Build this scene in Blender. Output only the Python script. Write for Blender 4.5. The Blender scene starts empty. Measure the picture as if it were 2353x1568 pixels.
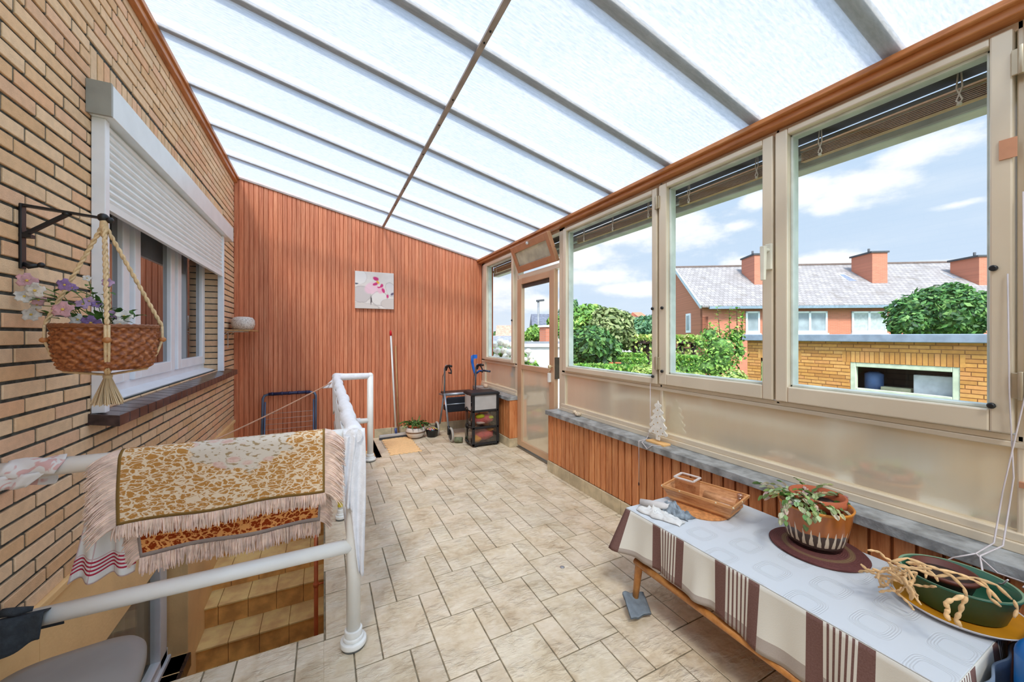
import bpy, bmesh, math, random
from mathutils import Vector, Matrix, noise
PI = math.pi
rnd = random.Random(7)
SC = bpy.context.scene
C = SC.collection

# ------------------------------------------------------------------ camera, sky, sun, exposure
TH = math.radians(26.6); CS, SN = math.cos(TH), math.sin(TH)
FPX = 864.0; CX = 1176.5; HY = 772.0; HC = 1.4
cam = bpy.data.cameras.new('camera'); cam_o = bpy.data.objects.new('camera', cam); C.objects.link(cam_o)
cam_o.location = (0, 0, HC); cam_o.rotation_euler = (PI / 2, 0, -TH)
cam.sensor_width = 36.0; cam.lens = FPX / 2353 * 36.0; cam.shift_y = -(784 - HY) / 2353; cam.clip_start = 0.02; cam.clip_end = 500
SC.camera = cam_o
SC.view_settings.view_transform = 'Standard'; SC.view_settings.look = 'None'
SC.view_settings.gamma = 1.0; SC.view_settings.use_curve_mapping = False
SC.view_settings.exposure = 0.60

def lin(c):
    return tuple(((v / 255.0) / 12.92 if v <= 10 else (((v / 255.0) + 0.055) / 1.055) ** 2.4) for v in c)
def col4(c): return (*lin(c), 1.0)

class NT:
    """small wrapper to write node trees"""
    def __init__(s, tree): s.t = tree
    def n(s, typ, props=None, **ins):
        nd = s.t.nodes.new(typ)
        for k, v in (props or {}).items(): setattr(nd, k, v)
        for k, v in ins.items():
            key = int(k[1:]) if k[0] == 'i' and k[1:].isdigit() else k.replace('_', ' ')
            s.put(nd.inputs[key], v)
        return nd
    def put(s, sock, v):
        if isinstance(v, bpy.types.NodeSocket): s.t.links.new(v, sock)
        elif isinstance(v, bpy.types.Node): s.t.links.new(v.outputs[0], sock)
        else: sock.default_value = v
    def m(s, op, a, b=0.0, c=0.0, clamp=False):
        return s.n('ShaderNodeMath', {'operation': op, 'use_clamp': clamp}, i0=a, i1=b, i2=c).outputs[0]
    def mix(s, f, a, b):
        nd = s.n('ShaderNodeMix', {'data_type': 'RGBA'}); s.put(nd.inputs[0], f); s.put(nd.inputs[6], a); s.put(nd.inputs[7], b)
        return nd.outputs[2]
    def smooth(s, v, lo, hi):
        nd = s.n('ShaderNodeMapRange', {'interpolation_type': 'SMOOTHSTEP'}, i0=v, i1=lo, i2=hi, i3=0.0, i4=1.0); return nd.outputs[0]
    def ramp(s, f, stops):
        nd = s.n('ShaderNodeValToRGB', i0=f); r = nd.color_ramp
        while len(r.elements) < len(stops): r.elements.new(0.5)
        for e, (p, cc) in zip(r.elements, stops): e.position = p; e.color = cc
        return nd.outputs[0]

# world: pale blue sky with a few soft clouds given by direction
world = bpy.data.worlds.new('sky'); SC.world = world; world.use_nodes = True
wt = world.node_tree; wt.nodes.clear(); W = NT(wt)
tc = W.n('ShaderNodeTexCoord'); gen = tc.outputs['Generated']
sep = W.n('ShaderNodeSeparateXYZ', i0=gen)
base = W.ramp(sep.outputs[2], [(0.0, col4((212, 224, 238))), (0.1, col4((198, 215, 236))), (0.35, col4((186, 208, 234))), (1.0, col4((168, 196, 232)))])
nz = W.n('ShaderNodeTexNoise', {'noise_dimensions': '3D'}, Vector=W.n('ShaderNodeMapping', i0=gen, i3=(1, 1, 2.2)).outputs[0], Scale=6.5, Detail=8.0, Roughness=0.62).outputs[0]
def pdir(px, py):
    r = (px - CX) / FPX; u = (HY - py) / FPX
    return Vector((SN + r * CS, CS - r * SN, u)).normalized()
blob = 0.0
for px, py, sx, sz in [(2110, 350, .085, .035), (2000, 428, .085, .04), (1925, 465, .06, .02), (1830, 445, .06, .045), (1590, 520, .13, .07), (1690, 520, .05, .02), (1880, 600, .11, .018), (1700, 610, .05, .03), (2140, 607, .06, .01),
                       (1350, 585, .15, .05), (1440, 545, .16, .05), (1340, 640, .14, .03), (1440, 665, .14, .02), (1150, 660, .15, .05), (1230, 700, .15, .04), (1730, 460, .04, .03), (2200, 470, .05, .01)]:
    dct = pdir(px, py)
    d = W.n('ShaderNodeVectorMath', {'operation': 'SUBTRACT'}, i0=gen, i1=tuple(dct)).outputs[0]
    d = W.n('ShaderNodeVectorMath', {'operation': 'MULTIPLY'}, i0=d, i1=(1 / sx, 1 / sx, 1 / sz)).outputs[0]
    L = W.n('ShaderNodeVectorMath', {'operation': 'LENGTH'}, i0=d).outputs[1]
    b = W.m('SUBTRACT', 1.0, L); blob = b if isinstance(blob, float) else W.m('MAXIMUM', blob, b)
cl = W.m('ADD', W.m('MULTIPLY', blob, 0.55), W.m('MULTIPLY', W.m('SUBTRACT', nz, 0.5), 1.7))
cm = W.smooth(cl, -0.02, 0.42)
haze = W.smooth(W.n('ShaderNodeTexNoise', Vector=W.n('ShaderNodeMapping', i0=gen, i3=(1, 1, 4)).outputs[0], Scale=3.0, Detail=5.0).outputs[0], 0.42, 0.75)
skyc = W.mix(W.m('MULTIPLY', haze, 0.35), base, col4((236, 240, 245)))
skyc = W.mix(W.m('MULTIPLY', cm, 0.9), skyc, col4((247, 248, 250)))
sdot = W.n('ShaderNodeVectorMath', {'operation': 'DOT_PRODUCT'}, i0=gen, i1=(-.279, -.549, .788)).outputs[1]
glow = W.m('MULTIPLY', W.smooth(sdot, .25, 1.0), 2.0)      # the sky is brighter around the sun
bg = W.n('ShaderNodeBackground', Color=skyc, Strength=W.m('ADD', 0.80, glow))
W.n('ShaderNodeOutputWorld', Surface=bg.outputs[0])
# sun: high, behind the camera's left shoulder
sun = bpy.data.lights.new('sun', 'SUN'); sun.energy = 4.0; sun.angle = math.radians(11.0); sun.color = (1.0, 0.95, 0.87)
sun_o = bpy.data.objects.new('sun', sun); C.objects.link(sun_o)
sun_o.rotation_euler = Vector((0.28, 0.55, -0.79)).to_track_quat('-Z', 'Y').to_euler()
sun_o.location = (-3, -8, 12)

# ------------------------------------------------------------------ materials
MATS = {}
def newmat(name):
    m = bpy.data.materials.new(name); m.use_nodes = True; t = m.node_tree; t.nodes.clear(); MATS[name] = m
    return m, NT(t)
def out(N, sh): N.n('ShaderNodeOutputMaterial', Surface=sh)
def mat(name, c, rough=.5, metal=0.0, spec=.5, var=.08, vs=8.0, stretch=(1, 1, 1), bump=0.0, bs=60.0, trans=0.0, sheen=0.0, attr=None, sss=0.0):
    if name in MATS: return MATS[name]
    m, N = newmat(name)
    co = N.n('ShaderNodeTexCoord').outputs['Object']
    mp = N.n('ShaderNodeMapping', i0=co, i3=stretch).outputs[0]
    nz = N.n('ShaderNodeTexNoise', Vector=mp, Scale=vs, Detail=5.0).outputs[0]
    L = lin(c); lo = (*[v * (1 - var * 1.6) for v in L], 1); hi = (*[min(1, v * (1 + var * 1.6)) for v in L], 1)
    bc = N.mix(N.smooth(nz, .3, .7), lo, hi)
    if attr:
        at = N.n('ShaderNodeAttribute', {'attribute_name': attr}).outputs[0]
        mm = N.n('ShaderNodeMix', {'data_type': 'RGBA', 'blend_type': 'MULTIPLY'}); N.put(mm.inputs[0], 1.0); N.put(mm.inputs[6], bc); N.put(mm.inputs[7], at); bc = mm.outputs[2]
    P = N.n('ShaderNodeBsdfPrincipled', Base_Color=bc, Roughness=rough, Metallic=metal)
    P.inputs['Specular IOR Level'].default_value = spec
    if sheen: P.inputs['Sheen Weight'].default_value = sheen
    if bump:
        b2 = N.n('ShaderNodeTexNoise', Vector=mp, Scale=bs, Detail=4.0).outputs[0]
        N.put(P.inputs['Normal'], N.n('ShaderNodeBump', Strength=bump, Distance=.004, Height=b2).outputs[0])
    sh = P.outputs[0]
    if trans:
        tr = N.n('ShaderNodeBsdfTranslucent', Color=bc).outputs[0]
        sh = N.n('ShaderNodeMixShader', i0=trans, i1=sh, i2=tr).outputs[0]
    out(N, sh); return m

def wood(name, c1, c2, c3, rough=.45, scale=(9, 9, .8), bump=.15):
    if name in MATS: return MATS[name]
    m, N = newmat(name)
    co = N.n('ShaderNodeTexCoord').outputs['Object']
    mp = N.n('ShaderNodeMapping', i0=co, i3=scale).outputs[0]
    a = N.n('ShaderNodeTexNoise', Vector=mp, Scale=3.0, Detail=8.0, Roughness=.65).outputs[0]
    b = N.n('ShaderNodeTexNoise', Vector=mp, Scale=14.0, Detail=4.0).outputs[0]
    f = N.m('ADD', N.m('MULTIPLY', a, .7), N.m('MULTIPLY', b, .3))
    bc = N.ramp(f, [(.34, col4(c1)), (.5, col4(c2)), (.68, col4(c3))])
    at = N.n('ShaderNodeAttribute', {'attribute_name': 'tint'}).outputs[0]
    mm = N.n('ShaderNodeMix', {'data_type': 'RGBA', 'blend_type': 'MULTIPLY'}); N.put(mm.inputs[0], 1.0); N.put(mm.inputs[6], bc); N.put(mm.inputs[7], at)
    P = N.n('ShaderNodeBsdfPrincipled', Base_Color=mm.outputs[2], Roughness=rough)
    N.put(P.inputs['Normal'], N.n('ShaderNodeBump', Strength=bump, Distance=.003, Height=f).outputs[0])
    out(N, P.outputs[0]); return m

def glass_mat(name, tint=(248, 251, 250), refl=.10, dark=None):
    m, N = newmat(name)
    fr = N.n('ShaderNodeLayerWeight', Blend=.5).outputs['Facing']
    f = N.m('ADD', N.m('MULTIPLY', N.m('POWER', fr, 5.0), .6), refl, clamp=True)
    co = N.n('ShaderNodeTexCoord').outputs['Object']
    nz = N.n('ShaderNodeTexNoise', Vector=co, Scale=1.5).outputs[0]
    tintc = N.mix(nz, col4(tint), col4(tuple(min(255, v + 5) for v in tint)))
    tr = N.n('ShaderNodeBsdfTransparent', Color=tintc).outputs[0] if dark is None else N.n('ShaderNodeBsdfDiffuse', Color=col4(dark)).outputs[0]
    gl = N.n('ShaderNodeBsdfGlossy', Color=(1, 1, 1, 1), Roughness=.01).outputs[0]
    out(N, N.n('ShaderNodeMixShader', i0=f, i1=tr, i2=gl).outputs[0]); return m

# ------------------------------------------------------------------ mesh building
class MB:
    def __init__(s): s.v = []; s.f = []; s.c = []; s.uv = []; s.smooth = []; s.usec = False; s.useuv = False; s.mi = []; s.cur = 0
    def face(s, idx, c=(1, 1, 1), uv=None, sm=False):
        s.f.append(tuple(idx)); s.c.append(c); s.uv.append(uv); s.smooth.append(sm); s.mi.append(s.cur)
        if c != (1, 1, 1): s.usec = True
        if uv: s.useuv = True
    def vs(s, pts):
        b = len(s.v); s.v.extend([tuple(p) for p in pts]); return b
    def poly(s, pts, c=(1, 1, 1), uv=None, sm=False):
        b = s.vs(pts); s.face(range(b, b + len(pts)), c, uv, sm); return s
    def box(s, x0, x1, y0, y1, z0, z1, c=(1, 1, 1)):
        if x0 > x1: x0, x1 = x1, x0
        if y0 > y1: y0, y1 = y1, y0
        if z0 > z1: z0, z1 = z1, z0
        b = s.vs([(x0, y0, z0), (x1, y0, z0), (x1, y1, z0), (x0, y1, z0), (x0, y0, z1), (x1, y0, z1), (x1, y1, z1), (x0, y1, z1)])
        for q in ((0, 3, 2, 1), (4, 5, 6, 7), (0, 1, 5, 4), (1, 2, 6, 5), (2, 3, 7, 6), (3, 0, 4, 7)): s.face([b + i for i in q], c)
        return s
    def hexa(s, p, c=(1, 1, 1)):
        b = s.vs(p)
        for q in ((0, 3, 2, 1), (4, 5, 6, 7), (0, 1, 5, 4), (1, 2, 6, 5), (2, 3, 7, 6), (3, 0, 4, 7)): s.face([b + i for i in q], c)
        return s
    def beam(s, a, b, w, h, up=(0, 0, 1), c=(1, 1, 1)):
        a = Vector(a); b = Vector(b); d = (b - a).normalized(); u = Vector(up); sd = d.cross(u).normalized() * w / 2; u2 = sd.cross(d).normalized() * h / 2
        return s.hexa([a - sd - u2, a + sd - u2, b + sd - u2, b - sd - u2, a - sd + u2, a + sd + u2, b + sd + u2, b - sd + u2], c)
    def tube(s, pts, r, seg=10, c=(1, 1, 1), cap=True, flat=1.0, sm=True):
        pts = [Vector(p) for p in pts]; n = len(pts); rs = r if isinstance(r, (list, tuple)) else [r] * n
        d0 = (pts[1] - pts[0]).normalized(); u = Vector((0, 0, 1)) if abs(d0.z) < .9 else Vector((1, 0, 0)); nx = d0.cross(u).normalized()
        rings = []
        for i, p in enumerate(pts):
            if i == 0: d = pts[1] - pts[0]
            elif i == n - 1: d = pts[-1] - pts[-2]
            else: d = (pts[i] - pts[i - 1]).normalized() + (pts[i + 1] - pts[i]).normalized()
            if d.length < 1e-9: d = d0.copy()
            d.normalize(); nx = (nx - d * nx.dot(d))
            if nx.length < 1e-6: nx = d.orthogonal()
            nx.normalize(); ny = d.cross(nx)
            k = 1.0
            if 0 < i < n - 1:
                cc = (pts[i] - pts[i - 1]).normalized().dot(d); k = 1 / max(cc, .6)
            b = s.vs([p + (nx * math.cos(2 * PI * j / seg) * flat + ny * math.sin(2 * PI * j / seg)) * rs[i] * k for j in range(seg)]); rings.append(b)
        for i in range(n - 1):
            for j in range(seg):
                k = (j + 1) % seg; s.face((rings[i] + j, rings[i] + k, rings[i + 1] + k, rings[i + 1] + j), c, None, sm)
        if cap:
            s.face([rings[0] + j for j in reversed(range(seg))], c); s.face([rings[-1] + j for j in range(seg)], c)
        return s
    def cyl(s, a, b, r, seg=16, r2=None, c=(1, 1, 1)): return s.tube([a, b], [r, r if r2 is None else r2], seg, c)
    def lathe(s, prof, cx=0, cy=0, seg=28, c=(1, 1, 1), sx=1.0, sy=1.0, cap=True, uvs=False):
        rings = []
        for (r, z) in prof: rings.append(s.vs([(cx + r * sx * math.cos(2 * PI * j / seg), cy + r * sy * math.sin(2 * PI * j / seg), z) for j in range(seg)]))
        for i in range(len(prof) - 1):
            for j in range(seg):
                k = (j + 1) % seg; uv = None
                if uvs: uv = ((j / seg, prof[i][1]), ((j + 1) / seg, prof[i][1]), ((j + 1) / seg, prof[i + 1][1]), (j / seg, prof[i + 1][1]))
                s.face((rings[i] + j, rings[i] + k, rings[i + 1] + k, rings[i + 1] + j), c, uv, True)
        if cap:
            s.face([rings[0] + j for j in reversed(range(seg))], c); s.face([rings[-1] + j for j in range(seg)], c)
        return s
    def sphere(s, p, r, seg=14, c=(1, 1, 1), sx=1, sy=1, sz=1, ns=0.0, nf=3.0):
        rows = max(6, seg // 2); rings = []
        for i in range(rows + 1):
            ph = PI * i / rows; ring = []
            for j in range(seg):
                a = 2 * PI * j / seg; d = Vector((math.sin(ph) * math.cos(a), math.sin(ph) * math.sin(a), math.cos(ph)))
                k = r * (1 + (ns * noise.noise(d * nf + Vector(p)) if ns else 0))
                ring.append((p[0] + d.x * k * sx, p[1] + d.y * k * sy, p[2] + d.z * k * sz))
            rings.append(s.vs(ring))
        for i in range(rows):
            for j in range(seg):
                k = (j + 1) % seg; s.face((rings[i] + j, rings[i + 1] + j, rings[i + 1] + k, rings[i] + k), c, None, True)
        return s
    def grid(s, fn, nu, nv, c=(1, 1, 1), uv=True, sm=True, closed_u=False):
        b = s.vs([fn(i / nu, j / nv) for j in range(nv + 1) for i in range(nu + 1)])
        for j in range(nv):
            for i in range(nu):
                q = (b + j * (nu + 1) + i, b + j * (nu + 1) + i + 1, b + (j + 1) * (nu + 1) + i + 1, b + (j + 1) * (nu + 1) + i)
                s.face(q, c, ((i / nu, j / nv), ((i + 1) / nu, j / nv), ((i + 1) / nu, (j + 1) / nv), (i / nu, (j + 1) / nv)) if uv else None, sm)
        return s
    def extrude(s, pts, nrm, c=(1, 1, 1)):
        """closed polygon pts pushed by vector nrm"""
        n = len(pts); a = s.vs(pts); b = s.vs([Vector(p) + Vector(nrm) for p in pts])
        s.face([a + i for i in reversed(range(n))], c); s.face([b + i for i in range(n)], c)
        for i in range(n): k = (i + 1) % n; s.face((a + i, a + k, b + k, b + i), c)
        return s

INV = {}
def cleanup_tag(o, label=None, cat=None, group=None, kind=None):
    if label: o['label'] = label
    if cat: o['category'] = cat
    if group: o['group'] = group
    if kind: o['kind'] = kind
    return o
tag = cleanup_tag
def thing(name, label, cat, loc=(0, 0, 0), rot=0.0, group=None, kind=None):
    o = bpy.data.objects.new(name, None); C.objects.link(o); o.empty_display_size = .1
    o.location = loc; o.rotation_euler = (0, 0, rot)
    INV[o.name] = (Matrix.Translation(loc) @ Matrix.Rotation(rot, 4, 'Z')).inverted()
    return tag(o, label, cat, group, kind)
def obj(name, mb, m, parent=None, bevel=0.0, seg=2, solid=0.0, sub=0, origin=None, label=None):
    me = bpy.data.meshes.new(name); me.from_pydata(mb.v, [], mb.f)
    if mb.useuv:
        uvl = me.uv_layers.new(name='UVMap'); k = 0
        for fi, f in enumerate(mb.f):
            u = mb.uv[fi]
            for j in range(len(f)):
                uvl.data[k].uv = u[j] if u else (0, 0); k += 1
    ca = me.color_attributes.new('tint', 'FLOAT_COLOR', 'CORNER'); k = 0
    for fi, f in enumerate(mb.f):
        cc = (*mb.c[fi][:3], 1.0)
        for j in range(len(f)): ca.data[k].color = cc; k += 1
    me.polygons.foreach_set('use_smooth', mb.smooth)
    ms = m if isinstance(m, (list, tuple)) else [m]
    for x in ms: me.materials.append(x)
    if len(ms) > 1: me.polygons.foreach_set('material_index', mb.mi)
    o = bpy.data.objects.new(name, me); C.objects.link(o)
    if parent is not None:
        root = parent
        while root.parent is not None: root = root.parent
        if root.name in INV: me.transform(INV[root.name])
        elif root.type == 'MESH': me.transform(Matrix.Translation(-root.location))
        o.parent = parent
    elif origin is not None:
        me.transform(Matrix.Translation(-Vector(origin))); o.location = origin
    bm = bmesh.new(); bm.from_mesh(me)
    if not solid: bmesh.ops.recalc_face_normals(bm, faces=bm.faces)
    bm.to_mesh(me); bm.free()
    if solid: md = o.modifiers.new('thickness', 'SOLIDIFY'); md.thickness = solid; md.offset = 0
    if bevel:
        md = o.modifiers.new('bevel', 'BEVEL'); md.width = bevel; md.segments = seg; md.limit_method = 'ANGLE'; md.angle_limit = math.radians(40)
    if sub: md = o.modifiers.new('subdivision', 'SUBSURF'); md.levels = sub; md.render_levels = sub
    if label: o['label'] = label
    return o
def struct(name, mb, m, parent=None, **k):
    o = obj(name, mb, m, parent, **k)
    if parent is None: o['kind'] = 'structure'
    return o
def copy_tree(o, parent=None):
    c = o.copy(); C.objects.link(c)
    if parent is not None: c.parent = parent
    for ch in list(o.children): copy_tree(ch, c)
    return c
def rect_minus(r, holes):
    rs = [r]
    for (a0, a1, b0, b1) in holes:
        nr = []
        for (x0, x1, z0, z1) in rs:
            if x1 <= a0 or x0 >= a1 or z1 <= b0 or z0 >= b1: nr.append((x0, x1, z0, z1)); continue
            if x0 < a0: nr.append((x0, a0, z0, z1))
            if x1 > a1: nr.append((a1, x1, z0, z1))
            xa, xb = max(x0, a0), min(x1, a1)
            if z0 < b0: nr.append((xa, xb, z0, b0))
            if z1 > b1: nr.append((xa, xb, b1, z1))
        rs = nr
    return [q for q in rs if q[1] - q[0] > .006 and q[3] - q[2] > .006]
def catenary(a, b, sag, n=12):
    a = Vector(a); b = Vector(b)
    return [a.lerp(b, i / n) - Vector((0, 0, sag * 4 * (i / n) * (1 - i / n))) for i in range(n + 1)]
def at_x(px, py, x):
    t = (px - CX) / FPX; y = x * (CS - SN * t) / (SN + CS * t); d = x * SN + y * CS
    return Vector((x, y, HC - (py - HY) / FPX * d))
def at_d(px, py, d):
    r = (px - CX) / FPX * d
    return Vector((d * SN + r * CS, d * CS - r * SN, HC + (HY - py) / FPX * d))
# ------------------------------------------------------------------ shared materials
def brick_colors(r, k):
    pal = [(240, 200, 158), (244, 208, 168), (234, 192, 148), (242, 198, 162), (238, 204, 166), (246, 212, 174), (240, 192, 152)] if k == 'tan' else \
          [(222, 160, 84), (212, 150, 78), (228, 168, 96), (205, 142, 74), (224, 158, 92)]
    q = r.choice(pal); j = r.uniform(.93, 1.05); return tuple(v * j for v in lin(q))
M_BRICK = mat('brick_face', (255, 255, 255), .85, var=.07, vs=35, bump=.5, bs=220, attr='tint', spec=.2)
M_MORT = mat('bed_mortar', (84, 86, 82), .95, var=.25, vs=30, bump=.8, bs=150, spec=.1)
M_MORTV = mat('head_mortar', (120, 112, 98), .95, var=.15, vs=40, bump=.5, bs=150, spec=.1)
M_CREAM = mat('cream_render', (246, 206, 146), .8, var=.05, vs=3, bump=.35, bs=55)
M_WOODFAR = wood('panel_wood', (178, 94, 60), (214, 130, 92), (234, 162, 124), .45, (26, 26, .7))
M_WOODLOW = wood('low_panel_wood', (164, 90, 48), (204, 130, 80), (224, 158, 106), .42, (12, 12, .9))
M_TRIMWOOD = wood('trim_wood', (150, 88, 40), (190, 120, 66), (208, 146, 92), .38, (6, .8, 6))
M_GROOVE = mat('panel_groove', (150, 88, 48), .8)
M_STONE = mat('bluestone', (146, 149, 150), .35, var=.25, vs=14, bump=.6, bs=70)
M_STONETOP = M_STONE
M_PVC = mat('white_pvc', (240, 243, 248), .3, var=.02)
M_ALU = mat('champagne_aluminium', (226, 212, 188), .28, .22, var=.03, vs=2)
M_DOORALU = mat('bronze_aluminium', (206, 172, 140), .28, .3, var=.04, vs=2)
M_BLACK = mat('black_plastic', (24, 24, 26), .4)
M_WHITEM = mat('white_paint', (226, 225, 220), .28, var=.03, vs=6)
M_RAIL = mat('white_rail_paint', (244, 243, 238), .3, var=.03, vs=5)
M_DARKTILE = mat('dark_glazed_tile', (62, 44, 40), .22, var=.25, vs=12)
M_GLASS = glass_mat('window_glass', refl=.015)
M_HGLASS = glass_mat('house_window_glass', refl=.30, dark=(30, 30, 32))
def frosted():
    m, N = newmat('tan_reflective_panel')
    co = N.n('ShaderNodeTexCoord').outputs['Object']
    nz = N.n('ShaderNodeTexNoise', Vector=N.n('ShaderNodeMapping', i0=co, i3=(3, 3, .3)).outputs[0], Scale=6.0).outputs[0]
    c = N.mix(nz, col4((232, 220, 194)), col4((238, 228, 204)))
    P = N.n('ShaderNodeBsdfPrincipled', Base_Color=c, Roughness=.065, Metallic=.40)
    b = N.n('ShaderNodeTexNoise', Vector=co, Scale=260.0, Detail=2.0).outputs[0]
    N.put(P.inputs['Normal'], N.n('ShaderNodeBump', Strength=.05, Distance=.002, Height=b).outputs[0])
    out(N, P.outputs[0]); return m
M_PANEL = frosted()

X0, X1, YF, YB = -.95, 2.20, 5.45, -3.4
def zc(x): return 3.300 - .230 * (x + .95)

def brick_wall(mb, vj, u0, u1, z0, ztop, holes, put, kind, seed, L=.212, H=.0480, J=.0122):
    """bricks laid in running bond; put(ua,ub,za,zb,depth,colour,target)"""
    r = random.Random(seed); k = 0; z = z0
    while z < ztop:
        off = [0, .5, .25, .75][k % 4] * (L + J) ; u = u0 - (L + J) + off
        zt = min(z + H, ztop)
        while u < u1:
            a, b = max(u, u0), min(u + L, u1)
            if b - a > .01:
                cc = brick_colors(r, kind)
                for (p, q, s, t) in rect_minus((a, b, z, zt), holes): put(mb, p, q, s, t, .008 + r.uniform(-.0015, .0015), cc)
                for (p, q, s, t) in rect_minus((b, min(b + J, u1), z, zt), holes): put(vj, p, q, s, t, .0035, (1, 1, 1))
            u += L + J
        z += H + J; k += 1

# ---- left brick wall with its window opening
WY0, WY1, WZ0, WZ1 = 2.41, 4.74, 1.055, 2.50
SOL = (2.39, 4.93, 2.545, 2.735)
def put_left(mb, a, b, s, t, dep, c): mb.box(X0 - .02, X0 + dep - .008, a, b, s, t, c)
bk, vj, mo = MB(), MB(), MB()
brick_wall(bk, vj, YB, YF, .405, zc(X0), [(WY0, WY1, WZ0, WZ1), SOL], put_left, 'tan', 3)
for (a, b, s, t) in rect_minus((YB, YF, .40, zc(X0)), [(WY0, WY1, WZ0, WZ1)]): mo.box(X0 - .25, X0 - .008, a, b, s, t)
wl = struct('wall_left', mo, M_MORT)
obj('brick_courses', bk, M_BRICK, wl, bevel=.002, seg=1); obj('vertical_joints', vj, M_MORTV, wl)
sb, sj = MB(), MB(); r_ = random.Random(5); y = SOL[0] + .005
while y < SOL[1] - .03:
    sb.box(X0 - .02, X0 + .001, y, y + .048, SOL[2], SOL[3] - .008, brick_colors(r_, 'tan')); sj.box(X0 - .02, X0 - .004, y + .048, y + .060, SOL[2], SOL[3]); y += .060
obj('soldier_course', sb, M_BRICK, wl, bevel=.002, seg=1); obj('soldier_joints', sj, M_MORTV, wl)
# brick lining of the reveals
rv = MB(); z = WZ0
while z < WZ1:
    for yy in (WY0, WY1):
        cc = brick_colors(r_, 'tan'); s = 1 if yy == WY0 else -1
        rv.box(X0 - .15, X0 - .004, yy - .004 * s, yy + .006 * s, z, min(z + .0505, WZ1), cc)
    z += .061
obj('window_reveal', rv, M_BRICK, wl)
lw = MB()   # rendered lower wall with the cellar window opening
CY0, CY1, CZ0, CZ1 = 2.05, 3.77, -1.08, -.09
for (a, b, s, t) in rect_minus((YB, YF + .2, -2.3, .40), [(CY0, CY1, CZ0, CZ1)]): lw.box(X0 - .25, X0 + (.0), a, b, s, t)
lw.box(X0 - .02, X0 + .018, YB, YF, .375, .405)
struct('wall_left_lower', lw, M_CREAM, bevel=.004)
# ---- far wall of vertical panelling
def panels(name, m, a0, a1, pitch, place, zb, zt, seed, groove=.006, parent=None):
    mb = MB(); r = random.Random(seed); a = a0
    while a < a1 - .002:
        b = min(a + pitch - groove, a1); t = r.uniform(.86, 1.08); w = r.uniform(.97, 1.03)
        place(mb, a, b, zb, zt, (t, t * w, t * w * .98)); a += pitch
    return struct(name, mb, m, parent, bevel=.003, seg=1)
def far_board(mb, a, b, zb, zt, c):
    za, zz = zc(a) + .02, zc(b) + .02
    mb.hexa([(a, YF, zb), (b, YF, zb), (b, YF + .02, zb), (a, YF + .02, zb), (a, YF, za), (b, YF, zz), (b, YF + .02, zz), (a, YF + .02, za)], c)
bb = MB(); bb.hexa([(X0 - .05, YF + .012, -2.3), (X1 + .2, YF + .012, -2.3), (X1 + .2, YF + .2, -2.3), (X0 - .05, YF + .2, -2.3), (X0 - .05, YF + .012, zc(X0)), (X1 + .2, YF + .012, zc(X1 + .2)), (X1 + .2, YF + .2, zc(X1 + .2)), (X0 - .05, YF + .2, zc(X0))])
wf = struct('wall_far', bb, mat('far_groove', (170, 96, 64), .8))
panels('panel_boards', M_WOODFAR, X0, X1, .0495, far_board, -.72, None, 11, groove=.0035, parent=wf)
# tile skirting along the far wall and the low wall
M_SKIRT = mat('skirting_tile', (196, 180, 148), .5, var=.12, vs=10, bump=.5, bs=50)
sk = MB(); x = .62
while x < X1: sk.box(x, min(x + .222, X1), YF - .012, YF + .004, 0, .12); x += .226
struct('baseboard_far', sk, M_SKIRT, bevel=.002)
# ---- low wall under the windows: panelled front, stone sill, tile skirting
LX = 2.085; DY0, DY1 = 3.31, 4.24   # doorway
def low_wall(ya, yb, name):
    core = MB(); core.box(LX + .012, 2.32, ya, yb, -.05, .60)
    w = struct(name, core, M_GROOVE)
    def pl(mb, a, b, zb, zt, c): mb.box(LX, LX + .014, a, b, zb, zt, c)
    panels('panel_boards', M_WOODLOW, ya, yb, .073, pl, .11, .60, 21, .010, parent=w)
    return w
w1 = low_wall(YB, DY0, 'wall_right'); w2 = low_wall(DY1, YF, 'wall_right_far')
e = MB(); e.box(LX, LX + .10, DY1 - .012, DY1, .11, .60); e.box(LX + .1, X1, DY1 - .012, DY1, .11, .6, (.9, .9, .9)); obj('end_board', e, M_WOODLOW, w2)
e = MB(); e.box(LX, X1, DY0, DY0 + .012, .11, .60); obj('end_board', e, M_WOODLOW, w1)
sk = MB(); y = YB
while y < DY0: sk.box(LX - .012, LX + .002, y, min(y + .222, DY0), 0, .108); y += .226
sk.box(LX - .012, X1, DY0, DY0 + .012, 0, .108); struct('baseboard_right', sk, M_SKIRT, bevel=.002)
sk = MB(); y = DY1
while y < YF: sk.box(LX - .012, LX + .002, y, min(y + .222, YF), 0, .108); y += .226
sk.box(LX - .012, X1, DY1 - .024, DY1 - .012, 0, .108); struct('baseboard_right_far', sk, M_SKIRT, bevel=.002)
for ya, yb, n in ((YB, DY0 + .02, 'stone_sill'), (DY1 - .02, YF, 'stone_sill')):
    s = MB(); s.box(2.05, 2.36, ya, yb, .588, .632)
    tag(obj(n, s, M_STONE, bevel=.003, origin=(2.2, (ya + yb) / 2, .6)), None, None, None, 'structure').name = 'trim_sill' 

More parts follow.
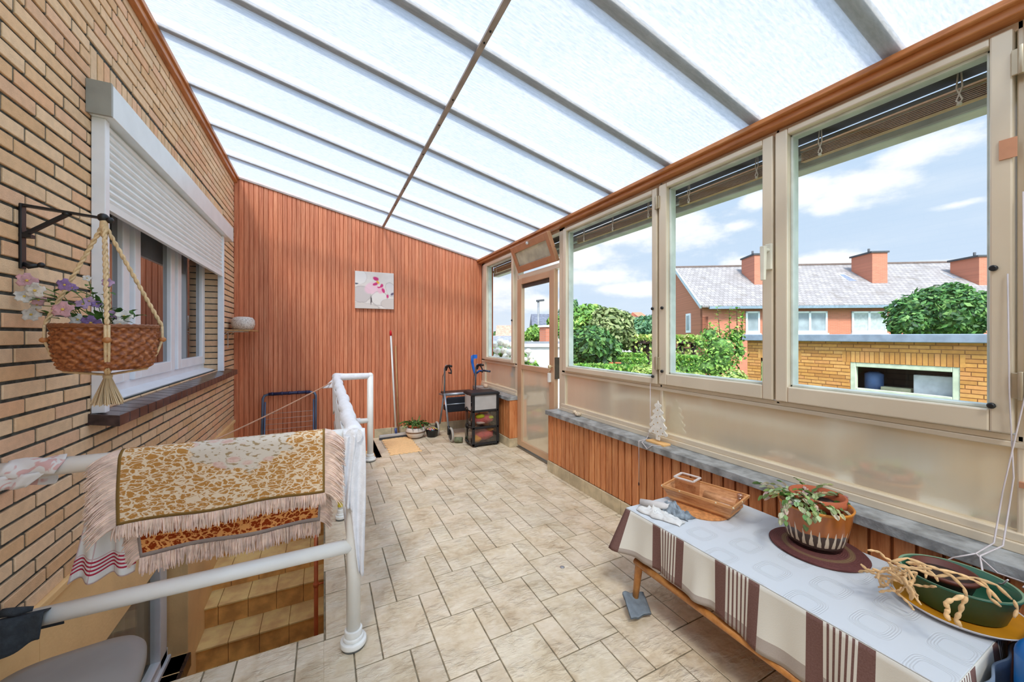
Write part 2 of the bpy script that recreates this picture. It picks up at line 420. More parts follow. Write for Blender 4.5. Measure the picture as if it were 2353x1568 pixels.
# ---- floor of textured tiles laid in a two-size pattern
def tile_mat():
    m, N = newmat('floor_tile')
    co = N.n('ShaderNodeTexCoord').outputs['Object']
    a = N.n('ShaderNodeTexNoise', Vector=co, Scale=5.0, Detail=6.0).outputs[0]
    b = N.n('ShaderNodeTexNoise', Vector=co, Scale=28.0, Detail=5.0).outputs[0]
    f = N.m('ADD', N.m('MULTIPLY', a, .65), N.m('MULTIPLY', b, .35))
    bc = N.ramp(f, [(.32, col4((190, 168, 138))), (.45, col4((214, 197, 170))), (.58, col4((226, 212, 190))), (.72, col4((220, 202, 178)))])
    at = N.n('ShaderNodeAttribute', {'attribute_name': 'tint'}).outputs[0]
    mm = N.n('ShaderNodeMix', {'data_type': 'RGBA', 'blend_type': 'MULTIPLY'}); N.put(mm.inputs[0], 1.0); N.put(mm.inputs[6], bc); N.put(mm.inputs[7], at)
    st = N.n('ShaderNodeMapping', i0=co, i2=(0, 0, .7), i3=(1, 2.6, 1)).outputs[0]
    h = N.n('ShaderNodeTexNoise', Vector=st, Scale=17.0, Detail=5.0, Roughness=.55, Distortion=.8).outputs[0]
    big = N.n('ShaderNodeTexNoise', Vector=co, Scale=7.0, Detail=2.0).outputs[0]
    hh = N.m('MULTIPLY', h, N.m('ADD', .25, N.smooth(big, .42, .62)))
    P = N.n('ShaderNodeBsdfPrincipled', Base_Color=mm.outputs[2], Roughness=.42)
    P.inputs['Specular IOR Level'].default_value = .45
    N.put(P.inputs['Normal'], N.n('ShaderNodeBump', Strength=1.0, Distance=.013, Height=hh).outputs[0])
    out(N, P.outputs[0]); return m
M_TILE = tile_mat()
M_GROUT = mat('floor_grout', (126, 114, 92), .95, var=.2, vs=25)
REG = [(0, X1, YB, 4.55), (.60, X1, 4.55, YF), (X0, 0, YB, 1.98)]
def clip(r):
    o = []
    for (a, b, c, d) in REG:
        q = (max(r[0], a), min(r[1], b), max(r[2], c), min(r[3], d))
        if q[1] - q[0] > .004 and q[3] - q[2] > .004: o.append(q)
    return o
fl, U, r_ = MB(), .1130, random.Random(9)
for i in range(-50, 50):
    for j in range(-50, 50):
        ox = .232 + U * (2 * i + j); oy = 1.705 + U * (-2 * i + 3 * j)
        if not (-1.6 < ox < 2.6 and -3.9 < oy < 5.8): continue
        for (x, y, w, h) in ((ox, oy, 2, 3), (ox + 2 * U, oy + U, 1, 2)):
            t = r_.uniform(.93, 1.03) if w == 2 else r_.uniform(.90, 1.0); wv = r_.uniform(.97, 1.0); g = .0030
            for (a, b, c, d) in clip((x + g, x + w * U - g, y + g, y + h * U - g)): fl.box(a, b, c, d, -.012, 0, (t, t * wv, t * wv * .97))
gb = MB()
for (a, b, c, d) in REG: gb.box(a, b, c, d, -.16, -.0035)
gb.box(2.05, 2.36, DY0, DY1, -.16, -.004)
flo = struct('floor', gb, M_GROUT); obj('floor_tiles', fl, M_TILE, flo, bevel=.0016, seg=1)

# ---- stair well: walls, treads, landing, cellar window
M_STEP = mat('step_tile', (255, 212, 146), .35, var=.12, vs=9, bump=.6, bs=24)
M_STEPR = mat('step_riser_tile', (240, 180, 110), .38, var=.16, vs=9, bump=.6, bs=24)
sw = MB(); sw.box(0.0, .05, 1.9, 4.55, -2.3, -.012); sw.box(0, .6, 4.5, 4.55, -2.3, -.012); sw.box(.6, .65, 4.5, YF + .05, -2.3, -.012); sw.box(X0, 0, 1.9, 1.98, -2.3, -.16)
struct('wall_stairwell', sw, M_CREAM)
cf = MB(); cf.box(X0 - .05, .05, 1.9, YF + .05, -2.3, -2.15); struct('floor_cellar', cf, M_SKIRT)
st = thing('staircase', None, None, (-.48, 4.2, -.65), kind='structure')
def step(x0, x1, y0, y1, z, seed, face):
    r = random.Random(seed); t = MB(); q = MB()
    if face == 'y':
        x = x0 - r.uniform(0, .2)
        while x < x1:
            a, b = max(x + .002, x0), min(x + .222, x1)
            if b > a:
                k = r.uniform(.9, 1.05); t.box(a, b, y0 - .018, y1, z - .016, z, (k, k, k)); q.box(a, b, y0, y0 + .02, z - .195, z - .016, (k, k, k))
            x += .225
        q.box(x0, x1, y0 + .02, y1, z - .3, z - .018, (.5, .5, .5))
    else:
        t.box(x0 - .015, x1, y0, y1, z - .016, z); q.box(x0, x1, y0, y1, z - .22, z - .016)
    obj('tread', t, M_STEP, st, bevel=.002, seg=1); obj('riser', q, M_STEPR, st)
for k, (z, y) in enumerate([(-.65, 4.73), (-.84, 4.48), (-1.03, 4.23), (-1.22, 3.98), (-1.41, 3.73), (-1.60, 3.48), (-1.79, 3.23), (-1.98, 2.98)]):
    step(X0, 0, y, YF if k == 0 else y + .27, z, 40 + k, 'y')
for k, (z, x) in enumerate([(-.165, .40), (-.33, .20), (-.49, .0)]): step(x, .6 if k == 0 else x + .215, 4.55, YF, z, 60 + k, 'x')
cw = thing('window_5', None, None, (-1.09, 2.9, -.6), kind='structure')
f = MB()
for (a, b) in ((CY0, CY0 + .07), (2.75, 2.85), (3.62, CY1 - .02)): f.box(-1.13, -1.07, a, b, CZ0, CZ1)
f.box(-1.13, -1.07, CY0, CY1, CZ0, CZ0 + .09); f.box(-1.13, -1.07, CY0, CY1, CZ1 - .07, CZ1); f.box(-1.13, -1.05, CY0, CY1, CZ0 - .02, CZ0 + .03)
obj('window_frame', f, M_PVC, cw, bevel=.006)
g = MB(); g.box(-1.105, -1.10, CY0, CY1, CZ0, CZ1); obj('glass_pane', g, M_GLASS, cw)
g = MB(); g.grid(lambda u, v: (-1.15 + .018 * math.sin(u * 75), CY0 + u * (CY1 - CY0), CZ0 + v * (CZ1 - CZ0)), 160, 1); obj('net_curtain', g, mat('net_curtain', (176, 168, 156), .9, trans=.3), cw)
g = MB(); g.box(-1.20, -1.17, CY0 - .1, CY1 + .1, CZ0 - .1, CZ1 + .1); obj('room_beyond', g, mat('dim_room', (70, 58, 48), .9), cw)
dsl = MB()
for k in range(9): dsl.box(-1.1, X0 + .02, CY0 + k * .191, CY0 + k * .191 + .187, CZ0 - .035, CZ0 - .0)
dsl.box(X0 - .01, X0 + .012, CY0, CY1 + .03, CZ0 - .13, CZ0 - .035)
struct('trim_cellar_sill', dsl, M_DARKTILE, bevel=.003)

# ---- back wall behind the camera, unseen; room lengthened and wall glazed to add daylight
bw = MB()
for (a, b, s, t) in rect_minus((X0 - .2, X1 + .2, -.1, 3.4), [(X0 + .1, .55, .25, 3.0), (.70, X1 - .05, .25, 2.45)]): bw.box(a, b, YB - .1, YB, s, t)
struct('wall_back', bw, mat('back_wall_paint', (230, 224, 210), .7, var=.05))
bw = MB(); bw.box(X0 + .1, X1 - .05, YB - .05, YB - .045, .25, 3.0); tag(obj('added_back_glazing', bw, M_GLASS), kind='structure')  # unseen glazing added to light the room from behind

# ---- translucent sheet roof, its joists above and the joint strip below
def sheet_mat():
    m, N = newmat('multiwall_sheet')
    co = N.n('ShaderNodeTexCoord').outputs['Object']; sp = N.n('ShaderNodeSeparateXYZ', i0=co)
    wv = N.m('ADD', .5, N.m('MULTIPLY', .5, N.m('SINE', N.m('MULTIPLY', sp.outputs[1], 2 * PI / .021))))
    mp = N.n('ShaderNodeMapping', i0=co, i3=(18, 70, 1)).outputs[0]
    nz = N.n('ShaderNodeTexNoise', Vector=mp, Scale=1.6, Detail=3.0, Distortion=.6).outputs[0]
    big = N.n('ShaderNodeTexNoise', Vector=co, Scale=1.2, Detail=3.0).outputs[0]
    f = N.m('ADD', N.m('MULTIPLY', wv, .22), N.m('ADD', N.m('MULTIPLY', N.smooth(nz, .3, .7), .60), N.m('MULTIPLY', big, .25)))
    c = N.mix(f, (.40, .412, .425, 1), (.66, .668, .678, 1))
    tr = N.n('ShaderNodeBsdfTranslucent', Color=c).outputs[0]; df = N.n('ShaderNodeBsdfDiffuse', Color=(.86, .88, .90, 1)).outputs[0]
    tp_ = N.n('ShaderNodeBsdfTransparent', Color=(.94, .96, .97, 1)).outputs[0]
    s1 = N.n('ShaderNodeMixShader', i0=.30, i1=tr, i2=df).outputs[0]; out(N, N.n('ShaderNodeMixShader', i0=.32, i1=s1, i2=tp_).outputs[0]); return m
M_SHEET = sheet_mat()
ce = MB(); ce.poly([(X0 - .02, YB - .1, zc(X0 - .02)), (2.48, YB - .1, zc(2.48)), (2.48, YF + .1, zc(2.48)), (X0 - .02, YF + .1, zc(X0 - .02))])
ceil = struct('ceiling', ce, M_SHEET)
M_JOIST = mat('joist_wood', (188, 196, 206), .8, var=.1)
for y in (-2.84, -2.25, -1.66, -1.07, -.48, .11, .70, 1.27, 1.86, 2.44, 3.03, 3.62, 4.22, 4.86):
    j = MB(); j.beam((X0, y, zc(X0) + .036), (2.46, y, zc(2.46) + .036), .076, .045); struct('joist', j, M_JOIST, ceil)
M_STRIP = mat('dark_joint_strip', (166, 154, 148), .6, var=.1)
s = MB(); xs = .733; s.beam((xs, YB, zc(xs) - .008), (xs, YF, zc(xs) - .008), .030, .014); strip = struct('joint_strip', s, M_STRIP, ceil)
sc_ = MB()
for y in (1.70, 1.78, 2.30, 2.62, 3.1, 3.35, 3.9, 4.45, 5.0): sc_.sphere((xs, y, zc(xs) - .017), .006, 8)
struct('screw_heads', sc_, M_BLACK, strip)
t = MB(); t.box(X0 - .0, X0 + .035, YB, YF, zc(X0) - .085, zc(X0) - .01); t.box(X0 - .0, X0 + .05, YB, YF, zc(X0) - .045, zc(X0) - .012); struct('trim_left', t, M_TRIMWOOD, bevel=.004)
t = MB(); t.box(2.115, X1 + .01, YB, YF, 2.545, 2.572); t.box(2.14, X1 + .01, YB, YF, 2.515, 2.548); struct('trim_right', t, M_TRIMWOOD, bevel=.004)
t = MB(); t.beam((X0, YF - .006, zc(X0) - .012), (X1, YF - .006, zc(X1) - .012), .02, .02); struct('trim_far', t, M_STRIP)

# ---- window wall: fixed frame, sashes, panels
fx = MB()
for (a, b) in ((YB, YB + .1), (-1.9, -1.8), (-.90, -.82), (.375, .392), (1.958, 1.978), (3.195, 3.30), (4.225, 4.31), (5.33, YF)): fx.box(2.205, 2.285, a, b, .632, 2.518)
fx.box(2.200, 2.285, 3.195, DY0, -.0, .64); fx.box(2.20, 2.285, DY1 - .03, 4.31, 0, .64)
fx.box(2.205, 2.285, YB, YF, 2.485, 2.52)
for (a, b) in ((YB, 3.25), (4.26, YF)):
    fx.box(2.205, 2.285, a, b, 1.022, 1.046); fx.box(2.186, 2.285, a, b, .632, .668); fx.box(2.196, 2.285, a, b, .668, .700); fx.box(2.20, 2.285, a, b, 1.0, 1.022)
fx.box(2.205, 2.285, DY0, DY1, 2.115, 2.165)
fx.box(2.205, 2.285, 1.168, 1.188, 1.03, 2.518)
struct('trim_window_frame', fx, M_ALU, bevel=.004)
for (a, b) in ((YB, .380), (.3805, 1.966), (1.9665, 3.20), (4.30, 5.34)):
    p = MB(); p.box(2.222, 2.232, a, b, .695, 1.01); tag(obj('wall_right_panel', p, M_PANEL), kind='structure')

def knob(parent, y, z, x=2.172, r=.011): k = MB(); k.tube([(x, y, z), (x - .008, y, z), (x - .012, y, z)], [r, r, r * .6], 12); return obj('knob', k, M_BLACK, parent)
def hinge(parent, y, z): k = MB(); k.box(2.166, 2.176, y - .022, y + .022, z - .045, z + .045); k.cyl((2.162, y, z - .05), (2.162, y, z + .05), .008, 10); return obj('hinge', k, mat('hinge_metal', (190, 176, 150), .35, .6), parent, bevel=.002)
def sash(name, ya, yb, za, zb, ga, gb, gza, gzb, m=M_ALU, x=2.175, dx=.06):
    t = thing(name, None, None, (2.2, ya, za), kind='structure')
    f = MB(); f.box(x, x + dx, ya, ga, za, zb); f.box(x, x + dx, gb, yb, za, zb); f.box(x, x + dx, ga, gb, za, gza); f.box(x, x + dx, ga, gb, gzb, zb)
    q = .012   # inner glazing bead and the outer rebate seen through the opening
    obj('sash_frame', f, m, t, bevel=.006)
    f = MB(); f.box(x + .03, x + .085, ga, ga + q, gza, gzb); f.box(x + .03, x + .085, gb - q, gb, gza, gzb); f.box(x + .03, x + .085, ga, gb, gza, gza + q); f.box(x + .03, x + .085, ga, gb, gzb - q, gzb)
    obj('outer_rebate', f, mat('rebate_grey', (206, 214, 206), .4), t, bevel=.003)
    g = MB(); g.poly([(x + .045, ga + .004, gza + .004), (x + .045, gb - .004, gza + .004), (x + .045, gb - .004, gzb - .004), (x + .045, ga + .004, gzb - .004)]); obj('glass_pane', g, M_GLASS, t)
    return t
W1 = sash('window_1', 4.315, 5.325, 1.045, 2.485, 4.37, 5.20, 1.085, 2.44)
W2 = sash('window_2', 1.985, 3.19, 1.045, 2.485, 2.03, 3.135, 1.09, 2.45)
W3 = sash('window_3', 1.190, 1.965, 1.05, 2.49, 1.245, 1.898, 1.128, 2.455)
W4 = sash('window_4', .395, 1.178, 1.05, 2.49, .448, 1.118, 1.132, 2.458)
W6 = sash('window_6', -.80, .355, 1.05, 2.49, -.72, .27, 1.132, 2.458)
W9 = sash('window_9', -1.80, -.90, 1.05, 2.49, -1.74, -.96, 1.132, 2.458)
W10 = sash('window_10', -3.30, -1.90, 1.05, 2.49, -3.24, -1.96, 1.132, 2.458)
for w, y, z in ((W2, 2.018, 1.60), (W3, 1.93, 1.60), (W2, 2.015, 1.10), (W3, 1.93, 1.145), (W4, .437, 1.645), (W4, .442, 1.146), (W1, 4.34, 1.6)): knob(w, y, z)
for w, y, z in ((W3, 1.975, 2.37), (W3, 1.975, 1.20), (W6, .375, 2.36), (W6, .375, 1.225)): hinge(w, y, z)
h = MB(); h.box(2.160, 2.176, 1.188, 1.222, 1.76, 1.90); h.tube([(2.165, 1.205, 1.865), (2.135, 1.208, 1.865), (2.125, 1.212, 1.86)], .010, 10)
h.hexa([(2.117, 1.20, 1.70), (2.135, 1.20, 1.70), (2.135, 1.222, 1.70), (2.117, 1.222, 1.70), (2.112, 1.196, 1.885), (2.138, 1.196, 1.885), (2.138, 1.222, 1.885), (2.112, 1.222, 1.885)])
obj('window_handle', h, mat('handle_cream', (226, 222, 204), .35), W4, bevel=.004)
for (a, b, c, d) in ((.372, .402, 2.035, 2.10),):
    k = MB(); k.box(2.170, 2.1745, .385, .425, 2.03, 2.10); obj('tape_patch', k, mat('brown_tape', (196, 140, 106), .5), W4)
k = MB(); k.box(2.19, 2.2215, .30, .385, .865, .885); tag(obj('tape_strip', k, MATS['brown_tape'], origin=(2.2, .34, .875)), 'short strip of brown adhesive tape on the panel by the sill cords', 'tape')

# ---- garden door standing a little ajar, with transom above
D = thing('door_1', None, None, (2.235, 4.20, 0), kind='structure')
f = MB(); x = 2.185; dx = .05; ya, yb = 3.365, 4.215
f.box(x, x + dx, ya, 3.465, .03, 2.11); f.box(x, x + dx, 4.11, yb, .03, 2.11); f.box(x, x + dx, 3.465, 4.11, 2.035, 2.11); f.box(x, x + dx, 3.465, 4.11, .985, 1.045); f.box(x, x + dx, 3.465, 4.11, .03, .10)
obj('door_frame', f, M_DOORALU, D, bevel=.005)
g = MB(); g.poly([(x + .023, 3.46, 1.04), (x + .023, 4.115, 1.04), (x + .023, 4.115, 2.04), (x + .023, 3.46, 2.04)]); obj('glass_pane', g, M_GLASS, D)
g = MB(); g.box(x + .02, x + .03, 3.46, 4.115, .09, .99); obj('lower_panel', g, M_PANEL, D)
g = MB(); g.box(x + .005, x + dx + .02, 3.352, 3.366, .94, 1.17); obj('lock_plate', g, mat('dull_steel', (110, 104, 96), .4, .8), D)
g = MB(); g.box(x + .02, x + .045, 3.48, 4.1, 1.99, 2.035); obj('roller_slat', g, mat('dark_slat', (74, 62, 56), .6), D)
k = MB(); k.sphere((2.155, 3.405, 1.07), .022, 12); k.cyl((2.16, 3.405, 1.07), (2.19, 3.405, 1.07), .009); obj('door_knob', k, mat('brass_knob', (214, 196, 160), .3, .4), D)
k = MB(); k.box(2.155, 2.185, 3.42, 3.455, .90, 1.0); obj('letter_tag', k, M_WHITEM, D, bevel=.006); k = MB(); k.tube([(2.17, 3.438, .99), (2.16, 3.43, 1.02), (2.16, 3.40, 1.04)], .004, 6); obj('tag_hook', k, MATS['brass_knob'], D)
th = MB(); th.box(2.17, 2.30, DY0, DY1, -.004, .008); struct('trim_threshold', th, mat('threshold_metal', (130, 116, 96), .5, .5), bevel=.002)
T = thing('window_7', None, None, (2.2, 3.77, 2.17), kind='structure')
bx, tx, zb, zt = 2.19, 2.07, 2.185, 2.485
ya, yb = 3.33, 4.20; wdt = .07
def tp(y, k): return Vector((bx + (tx - bx) * k, y, zb + (zt - zb) * k))
f = MB(); k1 = .24
for (y0, y1, a, b) in ((ya, ya + wdt, 0, 1), (yb - wdt, yb, 0, 1), (ya + wdt, yb - wdt, 0, k1), (ya + wdt, yb - wdt, 1 - k1, 1)):
    nn = Vector((.045, 0, .015)); p = [tp(y0, a), tp(y1, a), tp(y1, b), tp(y0, b)]; f.extrude(p, nn)
obj('sash_frame', f, mat('transom_frame', (196, 148, 112), .35, .3, var=.04), T, bevel=.004)
g = MB(); g.poly([tp(ya + wdt, k1) + Vector((.02, 0, 0)), tp(yb - wdt, k1) + Vector((.02, 0, 0)), tp(yb - wdt, 1 - k1) + Vector((.02, 0, 0)), tp(ya + wdt, 1 - k1) + Vector((.02, 0, 0))]); obj('frosted_pane', g, mat('frosted_pane', (240, 236, 222), .3, trans=.6), T, solid=.004)
k = MB(); k.sphere(tuple(tp(3.75, .9) + Vector((-.012, 0, 0))), .018, 10); obj('catch', k, M_WHITEM, T)
k = MB(); k.tube([tp(ya + .02, .55), (2.2, ya - .01, 2.33)], .005, 6); k.tube([tp(yb - .02, .55), (2.2, yb + .01, 2.33)], .005, 6); obj('stay_arm', k, MATS['dull_steel'], T)

# ---- roof edge outside the windows and raised slatted blinds
sf = MB(); sf.box(2.29, 2.46, YB, YF + .1, 2.50, 2.52); struct('trim_soffit', sf, mat('soffit_dark', (92, 84, 78), .8))
gt = MB(); gt.box(2.44, 2.54, YB, YF + .1, 2.345, 2.49); struct('trim_gutter', gt, mat('gutter_grey', (188, 192, 186), .4), bevel=.01)
rd = MB(); rd.cyl((2.40, YB, 2.405), (2.40, YF, 2.405), .018, 12); struct('trim_awning_rod', rd, mat('awning_rod', (176, 184, 182), .35, .3))
M_SLAT = mat('blind_slat', (176, 142, 106), .45, var=.06); M_SLATE = mat('blind_slat_light', (226, 186, 152), .45); M_CORD = mat('white_cord', (214, 200, 184), .7)
labs = [('raised tan slatted blind hanging outside the large right window', .455, 1.115), ('raised tan slatted blind outside the narrow window with the handle on its right', 1.25, 1.893),
        ('raised tan slatted blind outside the wide window beside the garden door', 2.04, 3.12), ('raised tan slatted blind outside the corner window beyond the garden door', 4.38, 5.19)]
for lb, a, b in labs:
    t = thing('slatted_blind', lb, 'blind', (2.315, (a + b) / 2, 2.33), group=None)
    m_ = MB(); m_.box(2.30, 2.33, a, b, 2.465, 2.485); obj('head_rail', m_, mat('blind_head_rail', (62, 48, 46), .5), t)
    m_ = MB()
    for k in range(7): z = 2.335 + k * .0075; m_.hexa([(2.298, a, z), (2.335, a, z + .004), (2.335, b, z + .004), (2.298, b, z), (2.298, a, z + .003), (2.335, a, z + .007), (2.335, b, z + .007), (2.298, b, z + .003)])
    obj('stacked_slats', m_, M_SLAT, t)
    m_ = MB(); m_.hexa([(2.292, a, 2.393), (2.335, a, 2.403), (2.335, b, 2.403), (2.292, b, 2.393), (2.292, a, 2.40), (2.335, a, 2.41), (2.335, b, 2.41), (2.292, b, 2.40)]); obj('top_slat', m_, M_SLATE, t)
    nn = 2
    for q in (.14, .86) if b - a < 1 else (.12, .5, .88):
        yy = a + (b - a) * q; m_ = MB()
        for d in (-.004, .004): m_.tube([(2.293, yy + d, 2.47), (2.289, yy + d * 2, 2.40), (2.288, yy - d * 2, 2.35), (2.290, yy + d, 2.33)], .0028, 6)
        m_.sphere((2.288, yy, 2.335), .008, 8, ns=.4); obj('ladder_cord', m_, M_CORD, t)

# ---- PVC window and roller shutter in the brick wall
W8 = thing('window_8', None, None, (-1.07, 3.6, WZ0), kind='structure')
f = MB(); xa, xb = -1.12, -1.07
f.box(xa, xb, WY0, WY1, WZ0 + .0, WZ0 + .075); f.box(xa, xb, WY0, WY1, WZ1 - .06, WZ1)
for (a, b) in ((WY0, 2.50), (3.06, 3.13), (3.83, 3.90), (4.66, WY1)): f.box(xa, xb, a, b, WZ0 + .075, WZ1 - .06)
obj('window_frame', f, M_PVC, W8, bevel=.006)
for (a, b) in ((2.50, 3.06), (3.13, 3.83), (3.90, 4.66)):
    f = MB(); w = .085; z0, z1 = WZ0 + .075, WZ1 - .06; xs1 = -1.045
    f.box(xa, xs1, a, a + w, z0, z1); f.box(xa, xs1, b - w, b, z0, z1); f.box(xa, xs1, a + w, b - w, z0, z0 + .075); f.box(xa, xs1, a + w, b - w, z1 - .07, z1)
    s_ = obj('sash', f, M_PVC, W8, bevel=.006)
    g = MB(); g.box(-1.075, -1.07, a + w - .003, b - w + .003, z0 + .07, z1 - .06); obj('glass_pane', g, M_HGLASS, s_)
f = MB(); f.hexa([(-1.07, WY0, WZ0 - .0), (-.99, WY0, WZ0 - .012), (-.99, WY1, WZ0 - .012), (-1.07, WY1, WZ0), (-1.07, WY0, WZ0 + .028), (-.985, WY0, WZ0 + .008), (-.985, WY1, WZ0 + .008), (-1.07, WY1, WZ0 + .028)]); obj('drip_sill', f, M_PVC, W8, bevel=.003)
ws = MB(); r_ = random.Random(2); y = 2.37
while y < 5.0:
    k = r_.uniform(.8, 1.2); ws.hexa([(-1.0, y, WZ0 - .05), (-.845, y, WZ0 - .075), (-.845, y + .103, WZ0 - .075), (-1.0, y + .103, WZ0 - .05), (-1.0, y, WZ0 + .0), (-.845, y, WZ0 - .025), (-.845, y + .103, WZ0 - .025), (-1.0, y + .103, WZ0)], (k, k, k)); y += .107
struct('trim_brick_sill', ws, mat('sill_tile', (70, 56, 54), .2, var=.3, vs=14, attr='tint'), bevel=.003)
S = thing('roller_shutter', 'half-lowered pale grey roller shutter with box over the brick wall window', 'roller shutter', (-.93, 3.6, 2.03))
f = MB(); f.box(X0 + .002, -.865, 2.365, 4.93, 2.402, 2.552); obj('shutter_box', f, mat('shutter_box_grey', (232, 238, 240), .35, .05, var=.02), S, bevel=.004)
for a in (2.35, 4.929): f = MB(); f.box(X0 + .001, -.865, a, a + .016, 2.402, 2.552); obj('box_end_cap', f, mat('cap_grey', (150, 150, 142), .4), S)
f = MB(); z = 2.03; n = int((2.402 - z) / .0372)
for k in range(n + 1):
    z0 = z + k * .0372; zt = min(z0 + .0345, 2.402)
    pr = [(-.925, z0), (-.912, z0 + .006), (-.908, z0 + .017), (-.912, z0 + .029), (-.925, z0 + .0345)]
    for i in range(4): f.poly([(pr[i][0], 2.425, pr[i][1]), (pr[i][0], 4.68, pr[i][1]), (pr[i + 1][0], 4.68, pr[i + 1][1]), (pr[i + 1][0], 2.425, pr[i + 1][1])], sm=True)
    f.box(-.930, -.9245, 2.425, 4.68, z0 - .003, zt)
f.box(-.932, -.906, 2.425, 4.68, z - .035, z)
obj('shutter_slats', f, mat('shutter_slat', (240, 244, 244), .4, var=.02), S)
for (a, b) in ((2.39, 2.43), (4.675, 4.715)): f = MB(); f.box(-.948, -.900, a, b, WZ0 - .01, 2.402); obj('guide_rail', f, M_PVC, S, bevel=.003)
# ------------------------------------------------------------------ stair guard rail
RZ, RY, RX = .955, 1.84, .12
M_FOOT = mat('white_foot', (236, 236, 232), .35)
GR = thing('guard_rail', 'white tubular steel guard rail around the stairwell opening', 'railing', (RX, RY, 0))
def post(x, y, r, ztop, mname='post', base=True):
    p = MB(); p.cyl((x, y, .03), (x, y, ztop), r, 20); o = obj(mname, p, M_RAIL, GR)
    if base:
        b = MB(); b.cyl((x, y, .010), (x, y, .036), r * 1.85, 32); b.cyl((x, y, .034), (x, y, .052), r * 1.45, 32); b2 = obj('post_foot', b, M_FOOT, o, bevel=.006); b = MB(); b.cyl((x, y, .05), (x, y, .082), r * 1.25, 28); obj('foot_collar', b, M_FOOT, o, bevel=.004)
        g = MB(); g.lathe([(r * 1.65, 0), (r * 1.7, .006), (r * 1.6, .011)], x, y, 24); obj('foot_gasket', g, mat('grey_rubber', (96, 98, 96), .7), o)
    return o
post(RX, RY, .030, RZ); pst = post(.118, 3.15, .022, RZ); post(.465, 4.47, .033, RZ - .0)
tr = MB(); tr.tube([(-.952, RY, RZ), (RX, RY, RZ)], .029, 18); tr.sphere((RX, RY, RZ), .036, 18); obj('top_rail', tr, M_RAIL, GR)
tr = MB(); tr.tube([(-.952, RY, .455), (RX, RY, .455)], .029, 18); obj('lower_rail', tr, M_RAIL, GR)
tr = MB(); tr.tube([(RX, RY, RZ), (RX, 4.42, RZ), (RX + .02, 4.47, RZ), (.465, 4.47, RZ)], .028, 16); tr.sphere((.465, 4.47, RZ), .034, 14); obj('top_rail', tr, M_RAIL, GR)
tr = MB(); tr.tube([(RX, RY, .455), (RX, 4.47, .455), (.465, 4.47, .455)], .026, 14); obj('lower_rail', tr, M_RAIL, GR)
hz = MB()
for k in range(5):
    z = .10 + k * .075; hz.lathe([(.024, z), (.024, z + .075)], .118, 3.15, 16, ((.75, .62, .06), (.10, .05, .03))[k % 2], cap=False)
obj('hazard_tape', hz, mat('hazard_tape', (255, 255, 255), .5, var=.02, attr='tint'), pst, label='yellow and dark hazard tape around the post')

# ---- fringed rug folded over the near rail
def rug_mat(name, front):
    m, N = newmat(name)
    uv = N.n('ShaderNodeUVMap').outputs[0]
    sp = N.n('ShaderNodeSeparateXYZ', i0=uv); u, v = sp.outputs[0], sp.outputs[1]
    mp = N.n('ShaderNodeMapping', i0=uv, i3=(1.0, .86, 1)).outputs[0]
    ds = N.n('ShaderNodeTexNoise', Vector=mp, Scale=16.0, Detail=2.0).outputs[1]
    dv = N.n('ShaderNodeVectorMath', {'operation': 'MULTIPLY_ADD'}, i0=ds, i1=(.07, .07, 0), i2=mp).outputs[0]
    vo = N.n('ShaderNodeTexVoronoi', {'feature': 'DISTANCE_TO_EDGE'}, Vector=dv, Scale=22.0).outputs[0]
    n2 = N.n('ShaderNodeTexNoise', Vector=mp, Scale=26.0, Detail=2.0, Distortion=2.4).outputs[0]
    line = N.m('MAXIMUM', N.m('SUBTRACT', 1.0, N.smooth(vo, .06, .10)), N.smooth(n2, .585, .61))
    if front: A, B = col4((196, 140, 74)), col4((242, 220, 190))
    else: A, B = col4((150, 58, 20)), col4((240, 168, 100))
    c = N.mix(line, A, B)
    if front:
        # cream medallion with faded pink roses near the fold
        du = N.m('DIVIDE', N.m('SUBTRACT', u, .56), .30); dv2 = N.m('DIVIDE', N.m('SUBTRACT', v, .93), .46)
        dd = N.m('SQRT', N.m('ADD', N.m('MULTIPLY', du, du), N.m('MULTIPLY', dv2, dv2)))
        wob = N.n('ShaderNodeTexNoise', Vector=mp, Scale=9.0, Detail=3.0).outputs[0]
        md = N.m('SUBTRACT', 1.0, N.smooth(N.m('ADD', dd, N.m('MULTIPLY', N.m('SUBTRACT', wob, .5), .9)), .86, .92))
        rs = N.n('ShaderNodeTexVoronoi', Vector=mp, Scale=10.0).outputs[0]
        ns = N.n('ShaderNodeTexNoise', Vector=mp, Scale=30.0, Detail=3.0).outputs[0]
        cr = N.mix(N.smooth(ns, .55, .62), col4((228, 216, 200)), col4((176, 150, 112)))
        cr = N.mix(N.m('MULTIPLY', N.m('SUBTRACT', 1.0, N.smooth(rs, .26, .46)), .9), cr, N.mix(N.smooth(ns, .42, .6), col4((222, 180, 164)), col4((236, 206, 192))))
        c = N.mix(md, c, cr)
    eu = N.m('MINIMUM', u, N.m('SUBTRACT', 1.0, u)); ev = v if not front else v
    edge = N.m('MINIMUM', N.m('MULTIPLY', eu, .76), N.m('MULTIPLY', ev, .30))
    bdr = N.m('SUBTRACT', 1.0, N.smooth(edge, .010, .012))
    c = N.mix(bdr, c, col4((150, 118, 66)) if front else col4((172, 158, 152)))
    P = N.n('ShaderNodeBsdfPrincipled', Base_Color=c, Roughness=.95); P.inputs['Specular IOR Level'].default_value = .1
    N.put(P.inputs['Normal'], N.n('ShaderNodeBump', Strength=.5, Distance=.003, Height=N.n('ShaderNodeTexNoise', Vector=uv, Scale=260.0).outputs[0]).outputs[0])
    out(N, P.outputs[0]); return m
RU0, RU1 = -.648, .005
RG = thing('fringed_rug', 'tan and cream patterned rug with long pinkish fringe folded over the near rail', 'rug', (-.32, RY, RZ))
rr = .036
